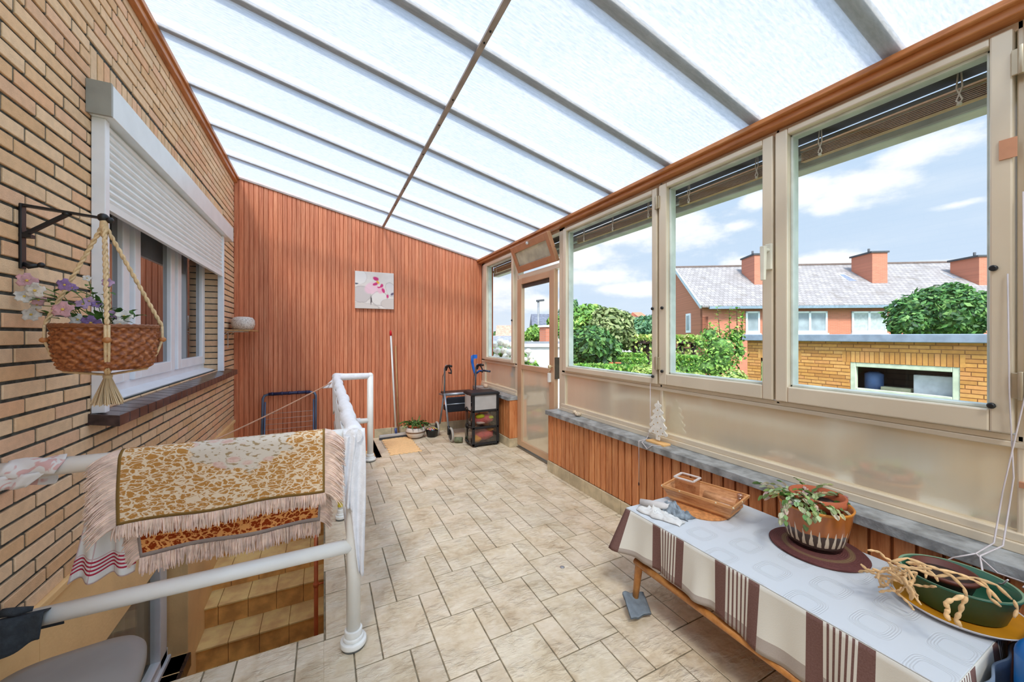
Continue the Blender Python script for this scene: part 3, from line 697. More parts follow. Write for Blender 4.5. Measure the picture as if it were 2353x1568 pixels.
def drape(v_len, side, x, wob=0.0):
    """point at path length v_len from the top of the rail, side -1 = towards the camera"""
    arc = rr * PI / 2
    if v_len < arc: a = v_len / rr; return (x, RY + side * rr * math.sin(a), RZ + rr * math.cos(a))
    d = v_len - arc; return (x, RY + side * (rr + .012 * math.sin(x * 17 + d * 8) * min(1, d * 8) + wob * d), RZ - d)
LF, LB = .275, .44
def front_fn(u, v): return drape((1 - v) * LF, -1, RU0 + u * (RU1 - RU0) + (1 - v) * .0 * math.sin(u * 9), .06)
g = MB(); g.grid(front_fn, 60, 26)
obj('rug_front', g, rug_mat('rug_pattern', True), RG, solid=.004)
def back_fn(u, v):
    sh = .035 * (1 - v); return drape((1 - v) * LB, 1, RU0 + u * (RU1 - RU0) + sh * (1 - u * 1.6), .03)
g = MB(); g.grid(back_fn, 60, 30); obj('rug_back', g, rug_mat('rug_reverse', False), RG, solid=.004, label='orange brown reverse of the rug')
M_FR = mat('fringe_yarn', (238, 212, 196), .9, var=.1, vs=30, attr='tint')
def strand(mb, p, d, L, rr_, w=.0036, droop=.6):
    d = Vector(d).normalized(); p = Vector(p); pts = [p]; n = 4
    for i in range(n):
        d = (d + Vector((rr_.uniform(-.12, .12), rr_.uniform(-.10, .10), -droop * .5))).normalized(); pts.append(pts[-1] + d * L / n)
    k = rr_.uniform(.82, 1.12); mb.tube(pts, [w, w, w * .9, w * .8, w * .3], 4, (k, k * rr_.uniform(.96, 1), k * rr_.uniform(.94, 1)), cap=False)
r_ = random.Random(4); fr = MB()
for i in range(300):
    u = i / 299; p = front_fn(u, 0); strand(fr, (p[0], p[1] - .002 + r_.uniform(-.004, .004), p[2]), (r_.uniform(-.15, .15) - .25 * (u < .03), -.05, -1), r_.uniform(.045, .062), r_)
for s_, u in ((-1, 0), (1, 1)):
    for i in range(190):
        v = i / 189; p = front_fn(u, v); strand(fr, (p[0], p[1] - .002, p[2]), (s_ * 1.2, -.25, -.10 - .3 * (1 - v)), r_.uniform(.075, .10), r_, .0034, .40)
obj('front_fringe', fr, M_FR, RG)
fr = MB()
for i in range(300):
    u = i / 299; p = back_fn(u, 0); strand(fr, (p[0], p[1] + r_.uniform(-.004, .004), p[2]), (r_.uniform(-.12, .12), 0, -1), r_.uniform(.055, .075), r_)
for s_, u in ((-1, 0), (1, 1)):
    for i in range(200):
        v = i / 199; p = back_fn(u, v); strand(fr, p, (s_ * .9, .1, -.35), r_.uniform(.05, .075), r_, .0034, .5)
obj('back_fringe', fr, M_FR, RG)

# ---- checked tea towel hanging from the rail behind the rug
def towel_mat():
    m, N = newmat('tea_towel_check')
    uv = N.n('ShaderNodeUVMap').outputs[0]; sp = N.n('ShaderNodeSeparateXYZ', i0=uv); u, v = sp.outputs[0], sp.outputs[1]
    def lines(x, f, w): fr_ = N.m('FRACT', N.m('MULTIPLY', x, f)); return N.m('LESS_THAN', fr_, w)
    g1 = N.m('MAXIMUM', lines(u, 3.0, .05), lines(v, 5.0, .05))
    c = N.mix(N.m('MULTIPLY', g1, .55), col4((246, 245, 242)), col4((206, 150, 156)))
    inb = N.m('MULTIPLY', N.m('GREATER_THAN', v, .07), N.m('LESS_THAN', v, .20)); st_ = N.m('MULTIPLY', inb, lines(N.m('SUBTRACT', v, .07), 30.0, .48))
    c = N.mix(st_, c, col4((196, 60, 84)))
    P = N.n('ShaderNodeBsdfPrincipled', Base_Color=c, Roughness=.9); P.inputs['Specular IOR Level'].default_value = .1
    N.put(P.inputs['Normal'], N.n('ShaderNodeBump', Strength=.4, Distance=.002, Height=N.n('ShaderNodeTexNoise', Vector=uv, Scale=120.0).outputs[0]).outputs[0])
    out(N, N.n('ShaderNodeMixShader', i0=.2, i1=P.outputs[0], i2=N.n('ShaderNodeBsdfTranslucent', Color=c).outputs[0]).outputs[0]); return m
def tw(u, v):
    k = 1 - v; xl = -.735 - .075 * k; xr = -.70 + .06 * k + .03 * math.sin(k * 3)
    return (xl + (xr - xl) * u, RY + .05 + .018 * math.sin(u * 13 + v * 3) * (.3 + k), .925 - .405 * k + .006 * math.sin(u * 11))
g = MB(); g.grid(tw, 36, 40)
tag(obj('tea_towel', g, towel_mat(), solid=.002, origin=(-.72, RY + .05, .9)), 'white tea towel with red stripes along its hem hanging behind the fringed rug', 'towel')
# ---- floral cloth wrapped round the rail at the left
def flor_mat():
    m, N = newmat('faded_floral_cloth')
    co = N.n('ShaderNodeTexCoord').outputs['Object']
    a = N.n('ShaderNodeTexNoise', Vector=co, Scale=26.0, Detail=2.0, Distortion=.8).outputs[0]
    c = N.mix(N.m('MULTIPLY', N.smooth(a, .52, .60), .8), col4((226, 220, 216)), col4((214, 158, 152)))
    P = N.n('ShaderNodeBsdfPrincipled', Base_Color=c, Roughness=.9); out(N, P.outputs[0]); return m
g = MB()
def fw(u, v):
    a = -PI * .15 + v * PI * 1.5; x = -.94 + u * .135 + .02 * math.sin(v * 5); r = .034 + .004 * math.sin(a * 3 + u * 9) + (.012 * (v > .9))
    z = RZ + r * math.sin(a) - (.02 * max(0, v - .8) / .2); return (x, RY - r * math.cos(a), z)
g.grid(fw, 16, 30)
g2 = lambda u, v: (-.94 + u * (.12 - .05 * v), RY - .036 - .006 * math.sin(u * 12) , RZ - .005 - v * .045)
g.grid(g2, 12, 4)
tag(obj('floral_cloth', g, flor_mat(), solid=.003, origin=(-.88, RY, RZ)), 'white cloth with faded pink flowers wrapped round the top rail at the brick wall', 'cloth')
# ---- dark grey cloth on the lower rail
g = MB()
def dk(u, v):
    a = PI * .5 + (v - .5) * 2 * PI * .42; dz = 0; x = -.948 + u * .115 + .02 * v
    if v < .5: d = (.5 - v) * 2; return (x, RY - .044 - .006 * math.sin(u * 7), .49 - d * .13 * (1 - .35 * u) + .005 * math.sin(u * 9))
    d = (v - .5) * 2; return (x, RY + .040 * math.sin(min(1, d * 3) * PI / 2) - .044 * (1 - min(1, d * 3)), .492 - d * .10)
g.grid(dk, 14, 16)
g.tube([(-.93, RY - .01, .50), (-.89, RY - .03, .505), (-.86, RY - .02, .498)], [.012, .010, .006], 8)
tag(obj('dark_cloth', g, mat('dark_knit', (52, 58, 64), .95, var=.15, vs=40, bump=.5, bs=200), solid=.004, origin=(-.9, RY, .46)), 'dark grey cloth draped over the lower rail beside the brick wall', 'cloth')

# ---- white towelling wrapped along the long rail, with hanging ends
M_TERRY = mat('white_towelling', (236, 236, 240), .95, var=.03, vs=30, bump=.6, bs=180, sheen=.3)
WT = thing('white_sheet', 'white cotton sheet wrapped along the long rail with ends hanging at the near post', 'cloth', (RX, 3.1, RZ))
g = MB(); pts = []; rs = []; r_ = random.Random(8)
for i in range(40):
    y = 1.80 + (4.45 - 1.80) * i / 39; pts.append((RX + .004 * math.sin(i * .9), y, RZ + .002)); rs.append(.036 + .004 * math.sin(i * 1.3) + r_.uniform(-.0015, .0015))
pts.append((RX + .03, 4.475, RZ)); rs.append(.038)
for i in range(7): pts.append((RX + .08 + i * .045, 4.47, RZ - .002)); rs.append(.038 - .001 * i)
g.tube(pts, rs, 18); obj('wrapped_sheet', g, M_TERRY, WT)
def strip_cloth(x0, x1, y, ztop, zbot, wx, ph, taper=.5):
    m_ = MB()
    def fn(u, v):
        k = 1 - v; mid = (x0 + x1) / 2 + wx * k; hw = (x1 - x0) / 2 * (1 - (1 - taper) * k ** 1.5)
        return (mid + (u - .5) * 2 * hw, y + .010 * math.sin(u * 9 + ph + k * 6), ztop - (ztop - zbot) * k - .02 * k * (u - .5))
    m_.grid(fn, 14, 34); return m_
obj('hanging_end', strip_cloth(.075, .165, RY - .036, .985, .33, .030, 0, .22), M_TERRY, WT, solid=.003)
obj('hanging_end', strip_cloth(.078, .125, RY - .042, .96, .64, -.004, 2, .5), M_TERRY, WT, solid=.003)
m_ = MB(); m_.grid(lambda u, v: (RX - .036 - .006 * math.sin(u * 22 + v * 3), 1.9 + u * 2.5, RZ - v * (.20 + .13 * math.sin(u * 5.2) ** 2)), 60, 8); obj('hanging_side', m_, M_TERRY, WT, solid=.003)
m_ = MB(); a, b, c_ = Vector((RX - .01, 4.40, RZ + .01)), Vector((RX - .01, 4.28, RZ - .09)), Vector((RX - .13, 4.36, RZ - .10))
m_.grid(lambda u, v: tuple((a * (1 - v) + (b * (1 - u) + c_ * u) * v)), 6, 8); obj('folded_corner', m_, M_TERRY, WT, solid=.004)
m_ = MB(); m_.grid(lambda u, v: (.19 + u * .14, 4.47 - .030 * math.cos(v * PI * .5) - .004, .455 + .032 * math.cos(min(v, .5) * PI) - max(0, v - .4) * .14 * (1 - (2 * u - 1) ** 2 * .5)), 12, 14)
m_.tube([(.17, 4.47, .457), (.36, 4.47, .457)], .033, 14); obj('lower_wrap', m_, M_TERRY, WT, solid=.002)
# ---- cord tied from the far corner of the rail across to the wall
m_ = MB(); m_.tube(catenary((RX - .01, 4.42, RZ - .03), (X0 + .005, 2.95, .60), .02, 10), .006, 8)
m_.sphere((RX - .01, 4.42, RZ - .03), .012, 8); m_.sphere((X0 + .005, 2.95, .60), .010, 8)
tag(obj('tied_cord', m_, mat('jute_cord', (206, 158, 128), .85), origin=(X0, 2.95, .6)), 'thin beige cord stretched from the far rail corner down to the brick wall', 'cord')
# ---- copper pipe in the stair well
m_ = MB(); m_.cyl((-.05, 3.1, -1.9), (-.05, 3.1, .02), .014, 12); P_ = tag(obj('copper_pipe', m_, mat('copper_paint', (216, 118, 74), .4, .3), origin=(-.05, 3.1, 0)), 'vertical copper coloured pipe down the side of the stairwell', 'pipe')
for z in (-.42, -1.2): m_ = MB(); m_.cyl((-.05, 3.1, z - .012), (-.05, 3.1, z + .012), .019, 12); m_.cyl((-.05, 3.1, z), (.002, 3.1, z), .006, 8); obj('pipe_clip', m_, MATS['copper_paint'], P_)
# ---- grey lidded bin in the near corner
BN = thing('lidded_bin', 'small bin with a rounded grey lid in the corner below the lower rail', 'bin', (-.745, 1.60, 0), math.radians(8))
m_ = MB()
def sq(a, hx, hy, p=3.8): c_, s_ = math.cos(a), math.sin(a); return (hx * abs(c_) ** (2 / p) * (1 if c_ > 0 else -1), hy * abs(s_) ** (2 / p) * (1 if s_ > 0 else -1))
def sring(mb, prof, cx, cy, rot, seg=48):
    b = []
    for (hx, hy, z) in prof:
        pts = []
        for j in range(seg):
            x, y = sq(2 * PI * j / seg, hx, hy); pts.append((cx + x * math.cos(rot) - y * math.sin(rot), cy + x * math.sin(rot) + y * math.cos(rot), z))
        b.append(mb.vs(pts))
    for i in range(len(prof) - 1):
        for j in range(seg): k = (j + 1) % seg; mb.face((b[i] + j, b[i] + k, b[i + 1] + k, b[i + 1] + j), (1, 1, 1), None, True)
    mb.face([b[0] + j for j in range(seg)]); mb.face([b[-1] + j for j in range(seg)])
sring(m_, [(.15, .21, 0), (.165, .225, .02), (.180, .245, .25)], -.735, 1.607, math.radians(8)); obj('bin_body', m_, mat('bin_pale', (206, 212, 220), .4), BN)
m_ = MB(); sring(m_, [(.192, .262, .250), (.200, .270, .260), (.200, .270, .285), (.190, .260, .300), (.15, .21, .312), (.05, .08, .317)], -.735, 1.607, math.radians(8)); obj('bin_lid', m_, mat('bin_lid_grey', (150, 146, 142), .45, var=.03), BN)

# ---- wall bracket and hanging basket
BY = 1.95
BR = thing('hanging_bracket', 'black wrought iron bracket on the brick wall holding the flower basket', 'bracket', (X0, BY, 1.74))
m_ = MB(); m_.box(X0, X0 + .008, BY - .013, BY + .013, 1.635, 1.862); obj('wall_plate', m_, M_BLACK, BR, bevel=.002)
m_ = MB(); m_.hexa([(X0, BY - .010, 1.855), (-.745, BY - .010, 1.838), (-.745, BY + .010, 1.838), (X0, BY + .010, 1.855), (X0, BY - .010, 1.864), (-.745, BY - .010, 1.845), (-.745, BY + .010, 1.845), (X0, BY + .010, 1.864)]); m_.sphere((-.74, BY, 1.843), .017, 12); m_.sphere((-.722, BY, 1.836), .012, 10); obj('arm', m_, M_BLACK, BR)
m_ = MB(); m_.beam((X0 + .008, BY, 1.755), (-.832, BY, 1.845), .016, .010); m_.sphere((-.836, BY, 1.842), .013, 10, sz=.6); m_.box(X0, X0 + .03, BY - .012, BY + .012, 1.745, 1.757); obj('brace', m_, M_BLACK, BR)
m_ = MB(); m_.tube([(X0 + .005, BY, 1.655), (X0 + .02, BY, 1.645), (X0 + .045, BY, 1.650)], [.006, .009, .006], 8); m_.sphere((X0 + .05, BY, 1.652), .010, 8); obj('scroll_end', m_, M_BLACK, BR)
BC = Vector((-.728, BY, 0)); BR_, BZ0, BZ1 = .138, 1.275, 1.432
BK = thing('hanging_basket', 'round brown wicker basket hung on knotted cream cords from the black bracket', 'basket', (BC.x, BC.y, BZ0))
m_ = MB(); ns_, rows = 44, 10
def bprof(k): return BR_ * (.86 + .14 * math.sin(min(1, k * 1.5) * PI / 2)) * (1 if k > .08 else .93 + k)
def bw_(u, v):
    a = 2 * PI * u; row = v * rows; ph = math.sin(u * 2 * PI * ns_ / 2 + (PI if int(row) % 2 else 0)); k = abs(math.sin(row * PI))
    r = bprof(v) + .0055 * ph * k; return (BC.x + r * math.cos(a), BC.y + r * math.sin(a), BZ0 + v * (BZ1 - BZ0))
m_.grid(bw_, 240, 75)
m_.lathe([(.02, BZ0 - .004), (bprof(0) - .004, BZ0 + .002), (bprof(0), BZ0 + .006)], BC.x, BC.y, 40)
def wick():
    m, N = newmat('wicker')
    co = N.n('ShaderNodeTexCoord').outputs['UV']
    nz = N.n('ShaderNodeTexNoise', Vector=N.n('ShaderNodeMapping', i0=co, i3=(60, 14, 1)).outputs[0], Scale=1.0, Detail=3.0).outputs[0]
    c = N.ramp(nz, [(.3, col4((96, 48, 22))), (.5, col4((150, 84, 44))), (.7, col4((196, 128, 78)))])
    out(N, N.n('ShaderNodeBsdfPrincipled', Base_Color=c, Roughness=.4).outputs[0]); return m
M_WICK = wick(); obj('woven_side', m_, M_WICK, BK)
m_ = MB()
for q in range(2): m_.tube([(BC.x + (BR_ + .002) * math.cos(a), BC.y + (BR_ + .002) * math.sin(a), BZ1 + .003 + .004 * math.sin(a * 20 + q * PI)) for a in [2 * PI * i / 96 for i in range(97)]], .0055, 6, cap=False)
obj('braided_rim', m_, mat('rim_cane', (140, 84, 50), .4), BK)
m_ = MB(); m_.lathe([(.005, BZ1 - .03), (BR_ - .012, BZ1 - .03)], BC.x, BC.y, 30); obj('soil', m_, mat('dark_soil', (48, 32, 24), .95), BK)
MC = thing('macrame_hanger', 'cream twisted macrame cords with wooden beads and a tassel carrying the wicker basket', 'hanger', (BC.x, BC.y, 1.83))
M_MAC = mat('macrame_cotton', (224, 194, 150), .9, var=.08, vs=60, bump=.4, bs=300)
apex = Vector((BC.x - .010, BY, 1.822))
for k, a in enumerate((-PI * .39, PI * .08, PI * .60, -PI * .90)):
    rim = Vector((BC.x + (BR_ + .012) * math.cos(a), BC.y + (BR_ + .012) * math.sin(a), BZ1 + .006)); bead = Vector((BC.x + (BR_ + .013) * math.cos(a), BC.y + (BR_ + .013) * math.sin(a), 1.385))
    m_ = MB(); n = 70; ax = (rim - apex); s1 = ax.orthogonal().normalized(); s2 = ax.normalized().cross(s1)
    for ph in (0, PI):
        m_.tube([apex + ax * (i / n) + (s1 * math.cos(i * .75 + ph) + s2 * math.sin(i * .75 + ph)) * .0034 for i in range(n + 1)], .0042, 6)
    lowr = Vector((BC.x + bprof(0) * .95 * math.cos(a), BC.y + bprof(0) * .95 * math.sin(a), BZ0 - .004)); ctr = Vector((BC.x, BC.y, BZ0 - .022))
    for d in (-.004, .004):
        o_ = Vector((-math.sin(a), math.cos(a), 0)) * d; m_.tube([rim + o_, bead + o_, (bead + lowr) / 2 + o_ + Vector((math.cos(a), math.sin(a), 0)) * .006, lowr + o_, ctr + o_ * .5], .0045, 6)
    obj('cord', m_, M_MAC, MC)
    m_ = MB(); m_.sphere(bead, .0125, 14, sz=.85); obj('bead', m_, mat('wooden_bead', (186, 122, 70), .35), MC)
m_ = MB(); m_.tube([apex + Vector((0, 0, -.05)), apex + Vector((0, 0, -.02)), apex + Vector((0, 0, .012)), apex + Vector((.004, 0, .022))], [.009, .013, .011, .006], 12); obj('top_knot', m_, M_MAC, MC)
m_ = MB(); r_ = random.Random(12); m_.sphere((BC.x, BC.y, BZ0 - .028), .014, 12)
for i in range(150):
    a = r_.uniform(0, 2 * PI); q = math.sqrt(r_.random()); k = r_.uniform(.85, 1.1)
    m_.tube([(BC.x + .008 * q * math.cos(a), BC.y + .008 * q * math.sin(a), BZ0 - .03), (BC.x + .022 * q * math.cos(a), BC.y + .022 * q * math.sin(a), BZ0 - .07), (BC.x + .045 * q * math.cos(a + .2), BC.y + .045 * q * math.sin(a + .2), BZ0 - .125 - r_.uniform(0, .012))], [.0022, .0024, .0016], 4, (k, k, k), cap=False)
obj('tassel', m_, mat('tassel_cotton', (222, 198, 160), .9, attr='tint'), MC)
# flowers
FL = thing('silk_flowers', 'bunch of pink, white and violet artificial flowers spilling from the wicker basket', 'flowers', (BC.x - .02, BC.y, BZ1 - .02))
M_PET = {k: mat('petal_' + k, c, .7, var=.1, vs=60, trans=.3) for k, c in (('white', (236, 230, 222)), ('pink', (226, 178, 184)), ('violet', (168, 138, 196)), ('lilac', (206, 172, 206)))}
M_LEAF = mat('silk_leaf', (78, 118, 56), .6, var=.25, vs=30, trans=.2); M_STEM = mat('silk_stem', (110, 140, 72), .6); M_EYE = mat('flower_eye', (226, 190, 90), .7)
def leafm(mb, p, d, L, w, up=Vector((0, 0, 1)), droop=.3, c=(1, 1, 1)):
    d = Vector(d).normalized(); sd = d.cross(up)
    if sd.length < .01: sd = Vector((1, 0, 0))
    sd.normalize(); n = sd.cross(d).normalized(); p = Vector(p)
    q = [p, p + d * L * .35 + sd * w * .5 + n * L * .05, p + d * L * .75 + sd * w * .38 - n * L * droop * .3, p + d * L - n * L * droop, p + d * L * .75 - sd * w * .38 - n * L * droop * .3, p + d * L * .35 - sd * w * .5 + n * L * .05]
    m1 = p + d * L * .35 - n * L * .03; m2 = p + d * L * .75 - n * L * (droop * .45)
    b = mb.vs(q + [m1, m2]); mb.face((b, b + 1, b + 6), c, None, True); mb.face((b + 1, b + 2, b + 7, b + 6), c, None, True); mb.face((b + 2, b + 3, b + 7), c, None, True)
    mb.face((b, b + 6, b + 5), c, None, True); mb.face((b + 6, b + 7, b + 4, b + 5), c, None, True); mb.face((b + 7, b + 3, b + 4), c, None, True)
def flower(p, r, colk, face=Vector((.1, -1, .3)), npet=5, parent=None):
    face = face.normalized(); t1 = face.orthogonal().normalized(); t2 = face.cross(t1); m_ = MB()
    for k in range(npet):
        a = 2 * PI * k / npet + r_.uniform(-.2, .2); d = t1 * math.cos(a) + t2 * math.sin(a); sd = face.cross(d)
        m_.grid(lambda u, v: tuple(Vector(p) + d * (r * v) + sd * ((u - .5) * r * 1.05 * math.sin(min(1, v * 1.15 + .12) * PI * .82)) + face * (r * (.10 + .22 * v * v - .25 * v ** 4 + .1 * (u - .5) ** 2))), 4, 6)
    o = obj('blossom', m_, M_PET[colk], parent, solid=.0012)
    m_ = MB(); m_.sphere(Vector(p) + face * r * .15, r * .16, 8); obj('flower_centre', m_, M_EYE, o)
flw = [(62, 645, 'pink', .028), (82, 668, 'white', .030), (55, 682, 'white', .026), (88, 690, 'pink', .022), (72, 724, 'white', .027), (150, 655, 'violet', .024), (165, 662, 'violet', .018), (146, 712, 'pink', .032), (190, 700, 'lilac', .022), (205, 692, 'lilac', .018), (178, 735, 'white', .024), (210, 742, 'violet', .030), (248, 650, 'lilac', .019), (265, 722, 'lilac', .021), (285, 728, 'white', .027), (275, 745, 'white', .022), (200, 640, 'white', .014), (85, 702, 'white', .018), (172, 748, 'lilac', .018), (222, 700, 'violet', .016)]
stm = MB(); lf = MB()
for px, py, ck, r in flw:
    t = (px - CX) / FPX; y = BY - .06 + r_.uniform(-.05, .05) + (.03 if px < 110 else 0); x = y * (SN + CS * t) / (CS - SN * t); x = max(x, X0 + .012); d = x * SN + y * CS; z = HC - (py - HY) / FPX * d
    flower((x, y, z), r * .92, ck, Vector((.35 + r_.uniform(-.5, .5), -1, r_.uniform(-.2, .6))), parent=FL)
    root = Vector((BC.x + r_.uniform(-.06, .05), BC.y + r_.uniform(-.05, .05), BZ1 - .025)); tip = Vector((x, y + .008, z)); mid = (root + tip) / 2 + Vector((0, 0, .045))
    stm.tube([root, mid, tip], .0014, 5)
    for q in range(3): leafm(lf, (mid * (1 - q * .3) + tip * q * .3) if q < 3 else mid, (r_.uniform(-1, 1), r_.uniform(-1, .4), r_.uniform(-.1, .8)), r_.uniform(.025, .045), .018)
for q in range(40): leafm(lf, (BC.x + r_.uniform(-.10, .07), BC.y + r_.uniform(-.09, .06), BZ1 + r_.uniform(-.01, .05)), (r_.uniform(-1, 1), r_.uniform(-1, .5), r_.uniform(0, 1)), r_.uniform(.03, .05), .02)
obj('stems', stm, M_STEM, FL); obj('leaves', lf, M_LEAF, FL)
# ------------------------------------------------------------------ low table with cloth
TX0, TX1, TY0, TY1, TZ = 1.43, 1.99, .36, 1.485, .494
M_RAT = wood('honey_wood', (158, 98, 44), (196, 132, 68), (218, 160, 96), .35, (3, 3, 3), .1)
TB = thing('low_table', 'low honey wood table under the striped cloth along the windowsill wall', 'table', (1.71, .92, 0))
m_ = MB(); m_.box(TX0 + .01, TX1 - .01, TY0 + .01, TY1 - .01, TZ - .03, TZ - .004); obj('table_top', m_, M_RAT, TB, bevel=.006)
for (x, y, dx, dy) in ((TX0 + .03, TY1 - .06, -.035, .02), (TX1 - .04, TY1 - .06, .02, .02), (TX0 + .03, TY0 + .05, -.035, -.02), (TX1 - .04, TY0 + .05, .02, -.02)):
    m_ = MB(); m_.tube([(x, y, TZ - .03), (x + dx * .2, y + dy * .3, .28), (x + dx, y + dy, 0.0)], [.022, .021, .014], 12); obj('leg', m_, M_RAT, TB)
m_ = MB(); m_.tube([(TX0 - .006, TY1 - .05, .250), (TX0 - .006, TY0 + .05, .238)], .016, 10); obj('side_rail', m_, M_RAT, TB); m_ = MB(); m_.tube([(TX1 - .03, TY1 - .05, .25), (TX1 - .03, TY0 + .05, .24)], .014, 10); obj('side_rail', m_, M_RAT, TB)
m_ = MB(); m_.box(TX0 + .02, TX0 + .045, 1.12, TY1 - .05, .205, .222); obj('short_rail', m_, M_RAT, TB)
for yy in (TY1 - .05, TY0 + .05): m_ = MB(); m_.tube([(TX0 + .0, yy, .25), (TX1 - .03, yy, .25)], .012, 8); obj('cross_rail', m_, M_RAT, TB)
def cloth_mat():
    m, N = newmat('striped_cloth')
    uv = N.n('ShaderNodeUVMap').outputs[0]; sp = N.n('ShaderNodeSeparateXYZ', i0=uv); u, v = sp.outputs[0], sp.outputs[1]
    # u: metres along the table edge from the far corner; v: metres of drop below the table top
    P_ = .322; w = N.m('FRACT', N.m('DIVIDE', N.m('ADD', u, .300 + .60), P_)); w = N.m('MULTIPLY', w, P_)     # position inside one repeat
    def band(lo, hi): return N.m('MULTIPLY', N.m('GREATER_THAN', w, lo), N.m('LESS_THAN', w, hi))
    b0 = 0.115; far_ = N.m('MULTIPLY', N.m('LESS_THAN', u, -.012), N.m('LESS_THAN', N.m('FRACT', N.m('DIVIDE', u, .018)), .62))
    thin = N.m('MULTIPLY', band(b0 + .040, b0 + .135), N.m('LESS_THAN', N.m('FRACT', N.m('DIVIDE', N.m('SUBTRACT', w, b0 + .040), .0162)), .42))
    br = N.m('MAXIMUM', N.m('MAXIMUM', band(b0, b0 + .040), band(b0 + .135, b0 + .175)), thin)
    hem = N.m('MULTIPLY', N.m('GREATER_THAN', v, .178), N.m('LESS_THAN', v, .30))
    f = N.m('MAXIMUM', N.m('MULTIPLY', br, N.m('GREATER_THAN', u, -.012)), N.m('MAXIMUM', far_, N.m('MULTIPLY', hem, .55)))
    f = N.m('MULTIPLY', f, N.m('GREATER_THAN', v, .002))
    nz = N.n('ShaderNodeTexNoise', Vector=uv, Scale=220.0).outputs[0]
    dk = N.mix(nz, col4((98, 68, 62)), col4((134, 104, 98))); c = N.mix(f, col4((218, 214, 204)), dk)
    P = N.n('ShaderNodeBsdfPrincipled', Base_Color=c, Roughness=.85); P.inputs['Specular IOR Level'].default_value = .15
    N.put(P.inputs['Normal'], N.n('ShaderNodeBump', Strength=.25, Distance=.002, Height=nz).outputs[0]); out(N, P.outputs[0]); return m
m_ = MB()
cx0, cx1, cy0, cy1 = TX0 - .012, TX1 + .02, TY0 - .006, TY1 + .012
m_.poly([(cx0, cy0, TZ), (cx1, cy0, TZ), (cx1, cy1, TZ), (cx0, cy1, TZ)], uv=((0, 0),) * 4)
loop = []   # skirt path: far end (from wall to front), front side, near end
R = .02
def seg_(a, b, n, u0): return [(a[0] + (b[0] - a[0]) * i / n, a[1] + (b[1] - a[1]) * i / n, u0 + math.hypot(b[0] - a[0], b[1] - a[1]) * i / n) for i in range(n)]
pA = seg_((cx1 - .02, cy1), (cx0, cy1), 40, -.60 + (.60 - (cx1 - .02 - cx0))); pB = seg_((cx0, cy1), (cx0, cy0), 90, 0.0); pC = seg_((cx0, cy0), (cx1 - .02, cy0), 40, cy1 - cy0); pC.append((cx1 - .02, cy0, cy1 - cy0 + cx1 - .02 - cx0))
loop = pA + pB + pC; nv = 14; LB_ = m_
rows = []
for j in range(nv + 1):
    k = j / nv; row = []
    for (x, y, u) in loop:
        dF = math.hypot(x - cx0, y - cy1); dN = math.hypot(x - cx0, y - cy0)
        fl_ = math.exp(-(dF / .06) ** 2) * .075 + math.exp(-(dN / .06) ** 2) * .04
        drop = .196 + .045 * min(1, max(0, u)) * (u < 1.1) + .007 * math.sin(u * 11)
        ox = -(k * (.010 + .010 * math.sin(u * 21) + .006 * math.sin(u * 47 + 1))) if x <= cx0 + .001 else 0
        oy = (k * (.012 + .010 * math.sin(u * 26))) if y >= cy1 - .001 else (-(k * (.012 + .010 * math.sin(u * 26))) if y <= cy0 + .001 else 0)
        if dF < .2: ox -= fl_ * k * .75; oy += fl_ * k * .55
        if dN < .2: ox -= fl_ * k * .6; oy -= fl_ * k * .6
        if u > .40 and u < .48: ox -= k * .016 * math.sin((u - .40) / .08 * PI)
        row.append(((x + ox, y + oy, TZ - k * drop - (fl_ * k * .25)), u, k * drop))
    rows.append(row)
for j in range(nv):
    for i in range(len(loop) - 1):
        q = [rows[j][i], rows[j][i + 1], rows[j + 1][i + 1], rows[j + 1][i]]
        b = LB_.vs([p[0] for p in q]); LB_.face((b, b + 1, b + 2, b + 3), (1, 1, 1), tuple((p[1], max(p[2], .003)) for p in q), True)
cl_ = obj('striped_tablecloth', LB_, cloth_mat(), solid=.0016, origin=(1.71, .92, TZ))
bm = bmesh.new(); bm.from_mesh(cl_.data); bmesh.ops.remove_doubles(bm, verts=bm.verts, dist=.0004); bm.to_mesh(cl_.data); bm.free()
tag(cl_, 'cream tablecloth with brown stripes draped over the low table', 'tablecloth')
def cover_mat():
    m, N = newmat('embossed_cover')
    co = N.n('ShaderNodeTexCoord').outputs['Object']; sp = N.n('ShaderNodeSeparateXYZ', i0=N.n('ShaderNodeMapping', i0=co, i2=(0, 0, .0)).outputs[0])
    def cell(x, s, o): return N.m('SUBTRACT', N.m('FRACT', N.m('ADD', N.m('DIVIDE', x, s), o)), .5)
    row = N.m('FLOOR', N.m('DIVIDE', sp.outputs[1], .15)); sh = N.m('MULTIPLY', row, .5)
    cx_ = N.m('ABSOLUTE', N.m('SUBTRACT', N.m('FRACT', N.m('ADD', N.m('DIVIDE', sp.outputs[0], .17), sh)), .5)); cy_ = N.m('ABSOLUTE', cell(sp.outputs[1], .15, 0))
    d = N.m('POWER', N.m('ADD', N.m('POWER', cx_, 4.0), N.m('POWER', cy_, 4.0)), .25)
    ring = N.m('MULTIPLY', N.m('MULTIPLY', N.m('GREATER_THAN', d, .20), N.m('LESS_THAN', d, .36)), N.m('ADD', .5, N.m('MULTIPLY', .5, N.m('SINE', N.m('MULTIPLY', d, 160.0)))))
    c = N.mix(ring, col4((206, 210, 214)), col4((198, 201, 204)))
    P = N.n('ShaderNodeBsdfPrincipled', Base_Color=c, Roughness=.45)
    N.put(P.inputs['Normal'], N.n('ShaderNodeBump', Strength=.35, Distance=.002, Height=ring).outputs[0]); out(N, P.outputs[0]); return m
m_ = MB(); m_.box(cx0 + .001, cx1 - .002, cy0 + .001, cy1 - .001, TZ + .001, TZ + .0045)
